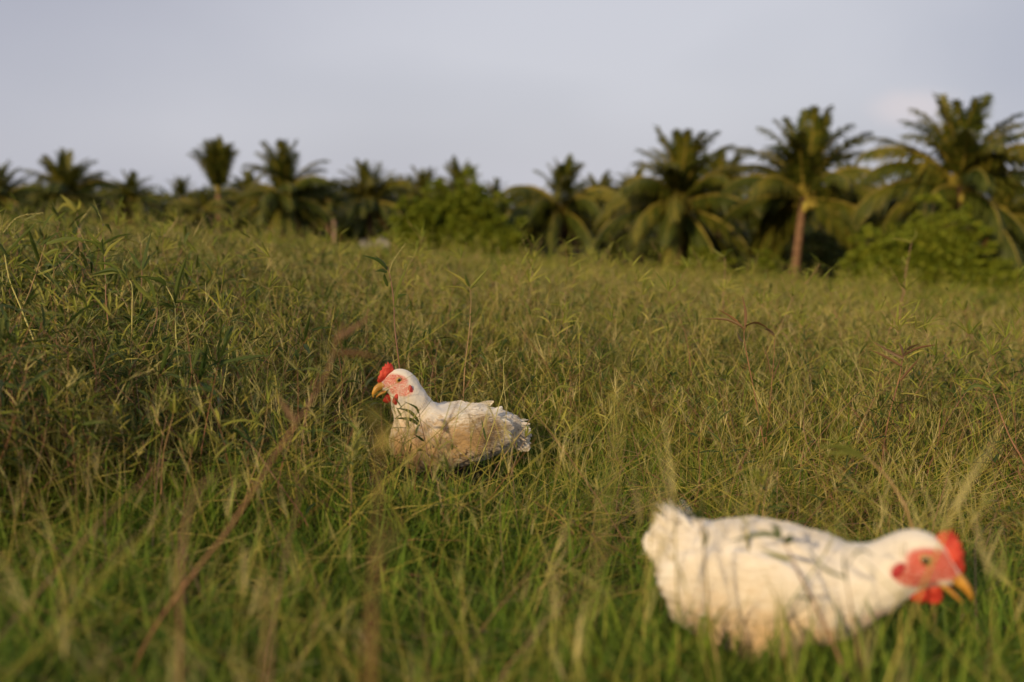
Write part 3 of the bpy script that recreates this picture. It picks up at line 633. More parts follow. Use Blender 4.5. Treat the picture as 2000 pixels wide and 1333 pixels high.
M['lid'] = solid('eyelid_skin', (.42, .20, .08), (.52, .26, .12), 200, .6)
M['mouth'] = solid('mouth_inside', (.16, .03, .02), (.22, .05, .03), 60, .6)

def plume(mb, p, d, nrm, ln, w, r, lift=.1, mi=0, tip=.35, curl=.0, face=0, n=4):
    """one feather: pointed-round vane lying along d, lifted a little from the skin"""
    side = d.cross(nrm).normalized(); dd = (d + nrm * lift).normalized(); vs = []; fs = []
    for i in range(n):
        t = i / (n - 1); c = p + dd * ln * t - nrm * ln * curl * t * t; ww = w * (.35 + .65 * math.sin(min(1, t * 1.6) * math.pi / 2)) * (1 if t < .6 else max(.03, math.sqrt(max(0, 1 - ((t - .6) / .42) ** 2))))
        vs += [c - side * ww - nrm * w * .18, c + nrm * w * .05, c + side * ww - nrm * w * .18]
    for i in range(n - 1): a = 3 * i; fs += [(a, a + 1, a + 4, a + 3), (a + 1, a + 2, a + 5, a + 4)]
    mb.add(vs, fs, mi, r, face)

def chicken(name, B, H, label, prims, kk, spine, hc, hp, hyaw, dirt, sitting, wing, tail, seed, scale=1.0, hs=1.0, redness=1.0):
    random.seed(seed); rg = np.random.default_rng(seed)
    root = empty(name, B, H); root.scale = (scale,) * 3; tag(root, label, 'chicken', 'white chickens in the grass')
    FM = feather_mat('plumage_%d' % seed, dirt, redness); soften(FM, 60, .7, .006, (.55, 1, 1))
    hcv = Vector(hc); HM = Matrix.Translation(hcv) @ Matrix.Rotation(hyaw, 4, 'Z') @ Matrix.Rotation(hp, 4, 'Y') @ Matrix.Scale(hs, 4)
    HI = np.array(HM.inverted())
    # skull, cheeks and brow live in the head frame
    hR = HM.to_3x3()
    def headell(c, r):
        c = np.array(c); r = np.array(r)
        def f(X):
            q = X @ HI[:3, :3].T + HI[:3, 3] - c; k0 = np.linalg.norm(q / r, axis=-1); k1 = np.linalg.norm(q / r ** 2, axis=-1); return k0 * (k0 - 1) / np.maximum(k1, 1e-9)
        return f
    body0 = smin(prims, kk)
    def body(X): return body0(X) + .0016 * np.sin(X[..., 0] * 95 + 9 * X[..., 2] * 6) * np.sin(X[..., 2] * 120 + X[..., 1] * 70 + seed) * np.clip((.17 - X[..., 0]) / .08, 0, 1)
    head = smin([headell((-.004, 0, .003), (.037, .022, .032)), headell((.022, 0, -.004), (.026, .014, .018)), headell((-.022, 0, -.012), (.030, .023, .030))], .012)
    full = lambda X: (lambda v, w_: (lambda h_: w_ * (1 - h_) + v * h_ - .02 * h_ * (1 - h_))(np.clip(.5 + .5 * (w_ - v) / .02, 0, 1)))(body(X), head(X))
    V, Fc = surface_net(full, (-.24, -.13, .0), (.30, .13, .34), .0042)
    sp = np.array(spl(spine, 60)); 
    def hf(X): return X @ HI[:3, :3].T + HI[:3, 3]
    def ysurf(x_, z_, s):
        yy = np.linspace(.004, .05, 60); q = np.stack([np.full(60, x_), s * yy, np.full(60, z_)], -1); HMn = np.array(HM); v_ = full(q @ HMn[:3, :3].T + HMn[:3, 3]); k_ = np.argmax(v_ > 0); return yy[k_]
    def facemask(X):
        q = hf(X); a = ((q[..., 0] - .019) / .036) ** 2 + ((q[..., 2] - .007) / .0180) ** 2; a2 = ((q[..., 0] - .0) / .030) ** 2 + ((q[..., 2] + .014) / .016) ** 2 + .15
        return np.clip(1.25 - np.minimum(a, a2), 0, 1) * (np.abs(q[..., 1]) > .006)
    fm = facemask(V)
    mb = MB(); mb.v = [Vector(v) for v in V]; mb.f = Fc; mb.m = [0] * len(Fc); mb.r = [.6] * len(V); hv = hf(V); inten = .42 + .58 * np.exp(-((hv[:, 2] - .014) / .008) ** 2) + .5 * np.exp(-((hv[:, 0] - .028) / .012) ** 2) + .7 * np.exp(-((hv[:, 0] + .014) ** 2 + (hv[:, 2] + .018) ** 2) / .011 ** 2)
    mb.fa = list(np.clip(fm * 2.2, 0, 1) * np.clip(inten * (1.7 if redness < 1 else 2.6), 0, 1))
    base_n = len(Fc)
    # feathers grown over the whole skin
    A = np.array([V[list(q)] for q in Fc]); ar = np.linalg.norm(np.cross(A[:, 2] - A[:, 0], A[:, 3] - A[:, 1]), axis=1) / 2
    def grow(cnt, hair):
        pick = rg.choice(len(A), cnt, p=ar / ar.sum()); u_, v_ = rg.random((2, cnt, 1)); Q = A[pick]
        pp = (Q[:, 0] * (1 - u_) + Q[:, 1] * u_) * (1 - v_) + (Q[:, 3] * (1 - u_) + Q[:, 2] * u_) * v_
        nn = grad(full, pp); fmk = facemask(pp)
        dist = np.linalg.norm(pp[:, None] - sp[None], axis=2); j = np.clip(dist.argmin(1), 1, 58); tg = sp[j + 1] - sp[j - 1]; tg /= np.linalg.norm(tg, axis=1, keepdims=True)
        tg = tg + np.array([0, 0, -.25]); tg += rg.normal(0, .10 if not hair else .22, tg.shape); tg -= nn * (tg * nn).sum(1, keepdims=True); tg /= np.maximum(np.linalg.norm(tg, axis=1, keepdims=True), 1e-6)
        tt = dist.argmin(1) / 59; hq = hf(pp); hd = np.linalg.norm(hq, axis=1)
        for i in range(cnt):
            if fmk[i] > .15: 
                if not hair or rg.random() > .35: continue
                ln, w = .004, .0004
            else:
                k_ = min(1, max(0, (hd[i] - .03) / .10)); ln = (.0075 + .019 * k_) * (.7 + .6 * rg.random()); w = (.0016 + .0058 * k_) * (.8 + .4 * rg.random())
                if hair: ln *= .75; w = .0005 + .0009 * k_; ln += .002 * (1 - k_)
            if hq[i][0] > .040 and abs(hq[i][1]) < .02 and hd[i] < .07: continue
            p_ = Vector(pp[i]) - Vector(nn[i]) * .0012
            plume(mb, p_, Vector(tg[i]), Vector(nn[i]), ln, w, float(rg.random()), .03 + .05 * rg.random() if not hair else .08 + .20 * rg.random(), 0, n=4 if not hair else 3, curl=.09)
    grow(5000, False); grow(15000, True)
    fidx = [i for i, q in enumerate(Fc[:base_n]) if fm[list(q)].mean() > .1]
    for i in range(1500 if redness < 1 else 300):          # short pale bristles on the bare face
        q = V[list(Fc[random.choice(fidx)])]; a_, b_ = random.random(), random.random(); p_ = (q[0] * (1 - a_) + q[1] * a_) * (1 - b_) + (q[3] * (1 - a_) + q[2] * a_) * b_; h_ = hf(p_[None])[0]
        if (h_[0] - .004) ** 2 + (h_[2] - .0105) ** 2 < .010 ** 2 or random.random() < math.exp(-((h_[2] - .013) / .007) ** 2) * .8: continue
        nn_ = Vector(grad(full, p_[None])[0]); dd = hR @ Vector((-1, 0, -.5 + U(-.6, .6))); dd = (dd - nn_ * dd.dot(nn_)).normalized(); plume(mb, Vector(p_), dd, nn_, U(.002, .0045), .00035, U(.3, 1), U(.2, .6), 0, n=3)
    bo = mb.build('body', FM, root, False)
    sm = [i < base_n for i in range(len(mb.f))]; bo.data.polygons.foreach_set('use_smooth', sm)
    # wings
    for s in (-1, 1):
        wc, wr, wt, tipp = wing; wc = (wc[0], wc[1] * s, wc[2]); f = ell(wc, wr, wt)
        V2, F2 = surface_net(f, tuple(np.array(wc) - np.array(wr).max() * 1.1), tuple(np.array(wc) + np.array(wr).max() * 1.1), .006)
        mb = MB(); mb.v = [Vector(v) for v in V2]; mb.f = F2; mb.m = [0] * len(F2); mb.r = [.6] * len(V2); mb.fa = [0] * len(V2)
        cw, sw = math.cos(wt), math.sin(wt)
        for row in range(7):
            for q in range(12):
                a = -0.9 + 1.75 * row / 6 + U(-.08, .08); b_ = -.95 + 1.9 * q / 11 + U(-.07, .07)
                if a * a + b_ * b_ > 1.05: continue
                lx, lz = -a * wr[0], b_ * wr[2]; yy = wr[1] * math.sqrt(max(.05, 1 - a * a - b_ * b_))
                p_ = Vector((wc[0] + lx * cw - lz * sw, wc[1] + s * yy * .95, wc[2] + lx * sw + lz * cw)); nn_ = Vector((lx / wr[0] ** 2 * .2, s * yy / wr[1] ** 2, lz / wr[2] ** 2 * .5)).normalized()
                dd = Vector((-1, 0, -.12 + .25 * b_)); dd = Vector((dd.x * cw - dd.z * sw, 0, dd.x * sw + dd.z * cw)); dd = (dd - nn_ * dd.dot(nn_)).normalized()
                k_ = row / 6; plume(mb, p_ - nn_ * .001, dd, nn_, .022 + .024 * k_, .008 + .003 * k_, U(.2, .9), .03, 0, curl=.12)
        for q in range(3200):
            a, b_ = U(-1, 1), U(-1, 1)
            if a * a + b_ * b_ > .95: continue
            lx, lz = -a * wr[0], b_ * wr[2]; yy = wr[1] * math.sqrt(max(.05, 1 - a * a - b_ * b_)); p_ = Vector((wc[0] + lx * cw - lz * sw, wc[1] + s * yy, wc[2] + lx * sw + lz * cw)); nn_ = Vector((lx / wr[0] ** 2 * .2, s * yy / wr[1] ** 2, lz / wr[2] ** 2 * .5)).normalized()
            dd = Vector((-1, U(-.2, .2), U(-.4, .2))); dd = (dd - nn_ * dd.dot(nn_)).normalized(); plume(mb, p_, dd, nn_, U(.01, .022), .0011, U(0, 1), U(.05, .22), 0, n=3)
        for q in range(9):      # flight feathers, folded into a point towards the tail
            t = q / 8; st = Vector((wc[0] - wr[0] * .45, wc[1] + s * wr[1] * (.5 - .3 * t), wc[2] + wr[2] * (.55 - 1.0 * t))); en = Vector(tipp); en.y *= s; en += Vector((.025 * t * 1.4, 0, -.038 * t))
            dd = (en - st); ln = dd.length; plume(mb, st, dd.normalized(), Vector((0, s, .35)).normalized(), ln, .0095, U(.2, .8), -.02, 0, n=7)
        wo_ = mb.build('wing', FM, root)
    # tail fan
    mb = MB(); tb, td, tln, tsp = tail
    for q in range(15):
        t = q / 14 * 2 - 1; p_ = Vector(tb) + Vector((0, t * .018, -.01 * abs(t))); dd = (Vector(td) + Vector((0, t * tsp, -.28 * abs(t) + U(-.06, .06)))).normalized()
        nn_ = Vector((0, t * (3.5 if sitting else 1.1), 1)); nn_ = (nn_ - dd * nn_.dot(dd)).normalized(); plume(mb, p_, dd, nn_, tln * U(.85, 1.05), .015, U(.2, .8), .02, 0, curl=.08, n=7)
    for q in range(520):
        a = U(0, 6.28); rr = U(0, .034); p_ = Vector(tb) + Vector((U(-.015, .03), rr * math.cos(a), rr * math.sin(a))); dd = (Vector(td) * 1.0 + Vector((0, math.cos(a) * .5, math.sin(a) * .6))).normalized(); nn_ = (Vector((0, math.cos(a), math.sin(a))) - dd * dd.dot(Vector((0, math.cos(a), math.sin(a))))).normalized()
        plume(mb, p_, dd, nn_, U(.02, .045), U(.0015, .005), U(.2, 1), U(.0, .2), 0, curl=.15)
    mb.build('tail', FM, root)
    # head fittings, in the head frame
    def hpart(nm, mb_, mt, sm_=True):
        mb_.v = [HM @ Vector(v) for v in mb_.v]; return mb_.build(nm, mt, root, sm_)
    out = [(.040, .000), (.0535, .006), (.0545, .0127), (.052, .020), (.0475, .027), (.0475, .034), (.0415, .037), (.041, .044), (.0345, .0455), (.034, .053), (.0285, .049), (.0265, .057), (.0215, .049), (.0195, .0535), (.0155, .049), (.0125, .044), (.0105, .036), (.012, .028), (.022, .022), (.031, .012)]
    mb = MB(); n = len(out); cxm = sum(a for a, b_ in out) / n; czm = sum(b_ for a, b_ in out) / n
    rings = []
    for yy, sc_ in ((-.0012, .93), (-.0026, .80), (-.0034, .45), (0, 1), (.0034, .45), (.0026, .80), (.0012, .93)): rings.append((yy, sc_))
    order = [2, 1, 0, 3, 6, 5, 4]; vs = []
    for k_ in order:
        yy, sc_ = rings[k_]
        for a, b_ in out: vs.append(Vector((cxm + (a - cxm) * sc_, yy * (1 + (.035 - b_) * 22 if b_ < .035 else 1) + .0008 * math.sin(b_ * 260), czm + (b_ - czm) * sc_)))
    fs = [(r_ * n + i, r_ * n + (i + 1) % n, (r_ + 1) * n + (i + 1) % n, (r_ + 1) * n + i) for r_ in range(6) for i in range(n)]; fs += [tuple(range(n - 1, -1, -1)), tuple(range(6 * n, 7 * n))]
    mb.add([v - Vector((.005, 0, .005)) if not sitting else v - Vector((.001, 0, .002)) for v in vs], fs); hpart('comb', mb, M['comb'])
    def blob(c, r, rot=0.0, nu=8, nv=12, shear=0.0):
        vs = []; fs = []; ca, sa = math.cos(rot), math.sin(rot)
        for i in range(nu + 1):
            th = math.pi * i / nu
            for j in range(nv):
                ph = 2 * math.pi * j / nv; q = Vector((r[0] * math.sin(th) * math.cos(ph), r[1] * math.sin(th) * math.sin(ph), r[2] * math.cos(th)))
                q.x *= 1 + shear * (-q.z / r[2]); q = Vector((q.x * ca - q.z * sa, q.y, q.x * sa + q.z * ca)); vs.append(Vector(c) + q)
        for i in range(nu):
            for j in range(nv): fs.append((i * nv + j, i * nv + (j + 1) % nv, (i + 1) * nv + (j + 1) % nv, (i + 1) * nv + j))
        return vs, fs
    for s in (-1, 1):
        near_ = s == wing_side[seed]; yw = min(.025, max(.008, ysurf(.012, -.036, s) + .0018)) if near_ else .008; mb = MB(); mb.add(*blob((.010 if near_ else .026, s * yw, -.037), (.0115, .0042, .0150), .15, shear=.3)); hpart('wattle', mb, M['comb'])
        mb = MB(); mb.add(*blob((-.021, s * (ysurf(-.021, -.0125, s) + .0005), -.0125), (.0058, .0035, .0118), -.25)); hpart('earlobe', mb, M['lobe'])
        mb = MB(); ye = ysurf(.004, .0105, s) - .0008; mb.add(*blob((.004, s * ye, .0105), (.0088, .0032, .0080))); lo_ = hpart('eyelid', mb, M['lid'])
        mb = MB(); mb.add(*blob((.0042, s * (ye + .0012), .0107), (.0066, .0034, .0062))); ey = hpart('eye', mb, M['iris'])
        mb = MB(); mb.add(*blob((.0044, s * (ye + .0037), .0108), (.0038, .0012, .0038))); hpart('pupil', mb, M['pupil']).parent = ey
    # beak: two tapering horn shells, a little open
    def horn(path, ws, hs, nm, mt):
        mb = MB(); k_ = len(path); vs = []; fs = []; nn_ = 12
        for i in range(k_):
            p_ = Vector((path[i][0], 0, path[i][1])); q0 = Vector((path[max(i - 1, 0)][0], 0, path[max(i - 1, 0)][1])); q1 = Vector((path[min(i + 1, k_ - 1)][0], 0, path[min(i + 1, k_ - 1)][1])); tg = (q1 - q0).normalized(); up = Vector((-tg.z, 0, tg.x))
            for j in range(nn_): a = 2 * math.pi * j / nn_; vs.append(p_ + Vector((0, 1, 0)) * ws[i] * math.cos(a) + up * hs[i] * math.sin(a))
        for i in range(k_ - 1):
            for j in range(nn_): fs.append((i * nn_ + j, i * nn_ + (j + 1) % nn_, (i + 1) * nn_ + (j + 1) % nn_, (i + 1) * nn_ + j))
        fs += [tuple(range(nn_ - 1, -1, -1)), tuple(range((k_ - 1) * nn_, k_ * nn_))]; mb.add(vs, fs); return hpart(nm, mb, mt)
    if sitting:
        horn([(.010, -.006), (.034, -.0025), (.046, -.0055), (.0565, -.0125), (.0635, -.0230), (.0645, -.0345)], [.0140, .0118, .0092, .0066, .0038, .0006], [.0085, .0105, .0100, .0078, .0045, .0008], 'upper_beak', M['beak'])
        horn([(.008, -.012), (.026, -.0168), (.039, -.0215), (.049, -.0270), (.0570, -.0335)], [.0150, .0105, .0070, .0042, .0006], [.0040, .0045, .0040, .0030, .0008], 'lower_beak', M['beak'])
    else:
        horn([(.010, -.006), (.034, -.0035), (.046, -.0065), (.0560, -.0115), (.0635, -.0180), (.0700, -.0265)], [.0140, .0115, .0086, .0060, .0034, .0006], [.0080, .0095, .0085, .0062, .0036, .0006], 'upper_beak', M['beak'])
        horn([(.008, -.012), (.026, -.0170), (.040, -.0222), (.050, -.0275), (.0605, -.0325)], [.0150, .0100, .0068, .0042, .0006], [.0040, .0040, .0034, .0026, .0008], 'lower_beak', M['beak'])
    horn([(.020, -.011), (.030, -.0140), (.040, -.019), (.047, -.0235)], [.008, .0072, .005, .002], [.003, .0030, .002, .0008], 'tongue', M['mouth'])
    for s in (-1, 1):
        mb = MB(); mb.add(*blob((.043, s * .0082, -.0035), (.0030, .0008, .0011), -.6)); hpart('nostril', mb, M['mouth'])
    if not sitting:
        for s, fx in ((-1, .02), (1, -.045)):
            hip = Vector((-.01, s * .045, .10)); ank = Vector((fx - .02, s * .042, .065)); foot = Vector((fx, s * .042, -.030)); mb = MB()
            mb.tube(spl([hip, ank, foot.lerp(ank, .4), foot], 9), [.014, .011, .0085, .0075, .0068, .0065, .0065, .007, .0075], 8)
            for a, ln in ((.5, .038), (0, .048), (-.5, .038), (3.14, .02)):
                dd = Vector((math.cos(a), math.sin(a), 0)); mb.tube([foot, foot + dd * ln * .5 + Z3 * .004, foot + dd * ln * .9, foot + dd * ln * 1.1 - Z3 * .004], [.006, .005, .0042, .001], 6)
            mb.build('leg', M['leg'], root, True)
    return root
wing_side = {11: 1, 12: -1}
dirt1 = [((.14, .05, .06), (.09, .12, .09), .95, (.40, .235, .09)), ((-.03, .10, .095), (.12, .08, .065), .92, (.30, .19, .085)), ((-.075, .08, .12), (.06, .05, .045), .70, (.26, .18, .09)), ((.06, .05, .04), (.12, .12, .05), .70, (.42, .28, .14)), ((-.17, .03, .09), (.035, .06, .05), .6, (.28, .20, .11)), ((.06, .08, .09), (.14, .08, .07), .75, (.56, .37, .17)), ((.12, .03, .14), (.05, .06, .07), .5, (.62, .44, .25))]
pr1 = [ell((-.015, 0, .092), (.152, .094, .082)), ell((.090, 0, .085), (.080, .080, .083)), ell((-.135, 0, .088), (.080, .050, .050), .12), ell((.03, .045, .09), (.10, .05, .07)), ell((.03, -.045, .09), (.10, .05, .07)),
       cone((.085, 0, .125), (.116, 0, .185), .060, .045), cone((.118, 0, .185), (.132, 0, .225), .042, .031)]
chicken('seated_chicken', B1, H1, 'white hen resting in the grass with a muddy breast, upright neck and small red comb', pr1, .03,
        [(.19, 0, .235), (.145, 0, .245), (.118, 0, .22), (.095, 0, .17), (.04, 0, .115), (-.05, 0, .10), (-.13, 0, .095), (-.21, 0, .085)],
        (.148, 0, .240), 0.0, math.radians(6), dirt1, True,
        ((-.015, .080, .108), (.100, .024, .056), .04, (-.128, .045, .168)), ((-.160, 0, .088), (-.9, 0, -.42), .070, .20), 11, scale=.92, hs=1.06, redness=.95)
dirt2 = [((.02, -.06, .09), (.20, .14, .075), .8, (.55, .36, .17)), ((.17, -.04, .15), (.035, .05, .02), .5, (.50, .22, .15)), ((.0, -.09, .14), (.14, .06, .07), .35, (.66, .48, .27)), ((-.14, -.02, .14), (.04, .06, .06), .4, (.5, .38, .22))]
pr2 = [ell((-.015, 0, .172), (.150, .094, .090), .02), ell((.075, 0, .172), (.085, .074, .072)), ell((-.125, 0, .190), (.062, .048, .055), .0), ell((-.085, 0, .13), (.075, .062, .065)), ell((-.01, .045, .115), (.06, .04, .055)), ell((-.01, -.045, .115), (.06, .04, .055)),
       cone((.09, 0, .180), (.155, 0, .203), .058, .041), cone((.155, 0, .203), (.200, 0, .235), .041, .035)]
chicken('walking_chicken', B2, H2, 'white chicken walking with lowered head, open yellow beak and bright red comb, nearest the camera', pr2, .03,
        [(.27, 0, .21), (.205, 0, .245), (.17, 0, .22), (.12, 0, .185), (.02, 0, .175), (-.07, 0, .18), (-.14, 0, .20), (-.20, 0, .24)],
        (.214, 0, .240), math.radians(15), 0.0, dirt2, False,
        ((-.020, .082, .185), (.100, .028, .056), .10, (-.155, .050, .190)), ((-.145, 0, .212), (-.80, 0, .42), .056, .32), 12, scale=.86, hs=1.16, redness=1.1)

# ------------------------------------------------------------------ the single weeds one can pick out
def tall_weed(label, trace, d, rad,  leaves=(), spikes=(), stem_mat='stem', leaf_mat_='weed', cat='weed', name='tall_weed', auto=0, lw=.0035, seed=0, autolen=.05):
    """trace: stem pixels from the lowest seen point upwards; it is carried on down to the ground"""
    random.seed(seed + 200); pts = [P(px, py, d + (i * .004)) for i, (px, py) in enumerate(trace)]
    p0, p1 = pts[0], pts[1]; gl = g1(p0.x, p0.y); run = (p0 - p1); drop = p0.z - gl + .01
    if drop > .005:
        sx = max(-.6, min(.6, run.x / max(.02, abs(run.z)))); q = Vector((p0.x + sx * drop * .7, p0.y, 0)); q.z = g1(q.x, q.y) - .01; pts = [q, p0.lerp(q, .5) + Vector((sx * drop * .05, 0, 0))] + pts
    base = pts[0].copy(); loc = [p - base for p in pts]; root = empty(name, base); tag(root, label, cat, 'tall weeds standing out of the grass')
    cv = spl(loc, 26); mb = MB(); n = len(cv); rr = []
    for i in range(n): rr.append(rad * (1.1 - .7 * i / (n - 1)) * (1.28 if i % 6 == 5 else 1))
    mb.tube(cv, rr, 7, 0, U(.1, .6)); mb.build('stem', M[stem_mat], root, True)
    mb = MB(); used = False
    for lf in leaves:
        w = lf[2] if len(lf) > 2 else lw; q = [P(a, b_, d + .004 + .012 * k_ * (1 if len(leaves) % 2 else -1)) - base for k_, (a, b_) in enumerate(lf[0])]
        c = spl(q, 9); side = (c[-1] - c[0]).cross(Vector((0, 1, 0))).normalized(); tw = U(-.9, .9); side = (side * math.cos(tw) + Vector((0, 1, 0)) * math.sin(tw)).normalized()
        w *= 1.25; ws = [w * (math.sin(math.pi * ((i / 8) * .92 + .08) ** .75)) + .0003 for i in range(9)]; mb.ribbon(c, ws, side, 0, lf[1], .4); used = True
    for j in range(auto):
        t = .3 + .68 * j / max(1, auto - 1); i = min(n - 2, int(t * (n - 1))); a = j * 2.5 + U(-.5, .5); el = U(.2, 1.0)
        lance(mb, cv[i], Vector((math.cos(a) * math.cos(el), math.sin(a) * math.cos(el) * .7, math.sin(el))), autolen * U(.6, 1.2), lw * U(.7, 1.1), 0, U(0, .8), U(.05, .4)); used = True
    if used: mb.build('leaves', M[leaf_mat_], root)
    for sp_ in spikes:
        q = [P(a, b_, d) - base for a, b_ in sp_[0]]; c = spl(q, 22); mb = MB(); w = sp_[1]; side = (c[-1] - c[0]).cross(Vector((0, 1, 0))).normalized(); up = Vector((0, 1, 0))
        mb.tube([c_ + side * w * .5 * (-1) ** i for i, c_ in enumerate(c)], [w * (1 if i % 2 else .55) * (1 - .5 * i / 21) for i in range(22)], 5, 0, U(.3, .9))
        for i in range(2, 20):
            dn = (c[i + 1] - c[i]).normalized(); s_ = (-1) ** i; lance(mb, c[i], (dn + side * .55 * s_ + up * U(-.5, .5)).normalized(), w * 4.2, w * .7, 0, U(.2, 1), 0, 3, 0)
        mb.build('seed_spike', M['spike'], root)
    return root
D = 2.55
tall_weed('upright weed with red-brown stem and dark leaf fan just behind the seated hen\'s comb', [(778, 700), (771, 640), (769, 590), (763, 545), (757, 522)], 2.62, .0022,
   [([(757, 525), (738, 508), (708, 499)], .1), ([(757, 528), (748, 512), (730, 498)], .2), ([(756, 532), (745, 528), (732, 531)], .3), ([(770, 583), (782, 577), (794, 575)], .2), ([(770, 600), (778, 560), (798, 515)], .7), ([(757, 560), (752, 545), (750, 535)], .3)], [([(760, 534), (768, 510), (792, 476)], .0016)], seed=1)
tall_weed('thin brown forked weed standing behind the seated hen\'s back', [(905, 785), (908, 720), (917, 640), (920, 580), (916, 562)], 2.75, .0018,
   [([(916, 560), (900, 545), (866, 524)], .9), ([(918, 565), (935, 545), (964, 514)], .5, .003), ([(917, 560), (912, 548), (908, 535)], .3), ([(916, 575), (900, 562), (855, 560)], .8, .002)], auto=4, seed=2, autolen=.03)
tall_weed('blurred thick reddish stem leaning right across the dark grass left of the seated hen', [(300, 1230), (390, 1105), (450, 1030), (530, 900), (600, 795), (640, 725), (655, 670), (672, 632)], 1.15, .0021,
   [([(660, 660), (690, 640), (720, 620)], .9, .003), ([(655, 690), (700, 690), (745, 700)], .8, .0024), ([(580, 830), (560, 800), (540, 770)], .8, .0025)], stem_mat='red_stem', leaf_mat_='red_leaf', seed=3)
tall_weed('smooth yellow stem leaning left at the left edge', [(122, 812), (100, 755), (80, 700), (58, 645), (40, 600), (18, 545), (8, 490)], 2.2, .0026,
   [([(15, 500), (-10, 470), (-30, 465)], .3), ([(12, 495), (40, 465), (77, 430)], .4, .0025)], [([(6, 455), (35, 425), (84, 416)], .0018)], stem_mat='ylw_stem', seed=4, auto=2)
tall_weed('brown stem bent at the top with one long arching dark leaf near the left edge', [(40, 620), (58, 570), (75, 520), (88, 478)], 2.35, .0018,
   [([(90, 476), (130, 466), (175, 470)], .2, .004), ([(86, 500), (105, 490), (117, 487)], .3), ([(70, 535), (50, 520), (28, 518)], .1, .003), ([(74, 536), (95, 528), (110, 522)], .5, .0025)], seed=5)
tall_weed('long brown diagonal stem crossing the dark weeds on the left', [(150, 905), (180, 850), (235, 760), (275, 690), (303, 635), (308, 590)], 2.2, .0022,
   [([(300, 590), (270, 560), (255, 535)], .6), ([(306, 600), (290, 550), (262, 538)], .3)], stem_mat='stem', auto=3, seed=6)
tall_weed('straight pale upright stem with drooping dark top leaves at the upper left', [(262, 880), (258, 790), (257, 700), (258, 610), (258, 560), (250, 545)], 2.3, .0019,
   [([(250, 545), (220, 528), (175, 538)], .2, .005), ([(252, 548), (215, 518), (180, 516)], .5, .004), ([(247, 543), (235, 530), (175, 540)], .7, .004)], stem_mat='ylw_stem', seed=7)
tall_weed('yellow-green stem with a dark arched leaf beside the straight pale stem', [(378, 870), (362, 790), (350, 720), (343, 650), (341, 595), (325, 560)], 2.25, .0021,
   [([(325, 558), (310, 548), (275, 542)], .1, .0055), ([(341, 592), (360, 590), (400, 600)], .2), ([(342, 600), (320, 595), (300, 600)], .2), ([(341, 590), (350, 545), (367, 495)], .3, .004)], stem_mat='ylw_stem', seed=8)
tall_weed('light green branching stem left of the blurred reddish stem', [(415, 900), (425, 830), (436, 760), (447, 690), (444, 665)], 2.3, .0022,
   [([(446, 690), (470, 680), (480, 694)], .7), ([(444, 668), (455, 650), (468, 640)], .6), ([(445, 670), (436, 655), (430, 648)], .6), ([(448, 692), (460, 660), (482, 632)], .6, .002)], stem_mat='ylw_stem', seed=9)
tall_weed('dark upright leaf fan on a thin stem left of centre in the upper weeds', [(275, 620), (276, 570), (277, 528)], 2.9, .0018,
   [([(277, 525), (285, 490), (296, 450)], .2, .0045), ([(277, 528), (288, 510), (292, 495)], .2), ([(274, 525), (262, 505), (248, 486)], .2, .004)], seed=10)
tall_weed('weed with a forked top of dark leaves and a ragged pale spike, upper left', [(208, 600), (206, 550), (204, 500)], 2.6, .0018,
   [([(203, 500), (215, 482), (244, 462)], .7), ([(203, 498), (199, 480), (200, 466)], .2), ([(203, 492), (180, 474), (140, 466)], .2, .0045), ([(200, 480), (180, 465), (165, 440)], .3)], seed=11, auto=4)
tall_weed('red-brown weed with upswept leaves in the right middle of the grass', [(1495, 890), (1485, 830), (1472, 760), (1458, 690), (1453, 655), (1455, 640)], 2.6, .0022,
   [([(1454, 645), (1430, 622), (1401, 604)], .9, .0035), ([(1455, 642), (1456, 610), (1450, 577)], .9, .0028), ([(1455, 638), (1480, 632), (1510, 650)], .6), ([(1452, 640), (1420, 625), (1372, 623)], .6, .0025), ([(1452, 668), (1444, 660), (1440, 648)], .3)], stem_mat='red_stem', leaf_mat_='red_leaf', seed=12, auto=3, autolen=.035)
tall_weed('thin reddish companion stem just right of the upswept-leaf weed', [(1503, 800), (1508, 740), (1512, 690), (1513, 655)], 2.65, .0014,
   [([(1510, 740), (1518, 720), (1525, 700)], .9, .002), ([(1506, 735), (1500, 700), (1488, 668)], .9, .002), ([(1512, 655), (1502, 645), (1492, 642)], .5)], stem_mat='red_stem', leaf_mat_='red_leaf', seed=13)
tall_weed('reddish weed with a wide open fan of narrow leaves on the right', [(1722, 910), (1728, 860), (1735, 820), (1745, 780), (1756, 740), (1763, 700), (1765, 692)], 2.5, .0024,
   [([(1765, 695), (1795, 680), (1834, 673)], .95, .003), ([(1765, 700), (1740, 688), (1704, 667)], .9, .003), ([(1760, 715), (1735, 700), (1697, 682)], .95, .0025), ([(1758, 745), (1775, 725), (1798, 697)], .9, .003), ([(1764, 692), (1762, 680), (1755, 668)], .8), ([(1742, 810), (1760, 790), (1782, 780)], .2, .003), ([(1766, 693), (1778, 680), (1797, 672)], .6)], stem_mat='red_stem', leaf_mat_='red_leaf', seed=14, auto=2, autolen=.03)
tall_weed('leaning brown weed with hooked dark leaves and pale spikes at the right edge', [(2000, 905), (1975, 860), (1958, 820), (1942, 775), (1936, 756)], 2.4, .0026,
   [([(1938, 758), (1910, 742), (1850, 740)], .85, .003), ([(1938, 762), (1905, 752), (1876, 774)], .2, .004), ([(1940, 768), (1955, 750), (1945, 745)], .4)], [([(1934, 750), (1915, 720), (1900, 692)], .0012), ([(1934, 748), (1926, 730), (1922, 716)], .0012)], seed=15)
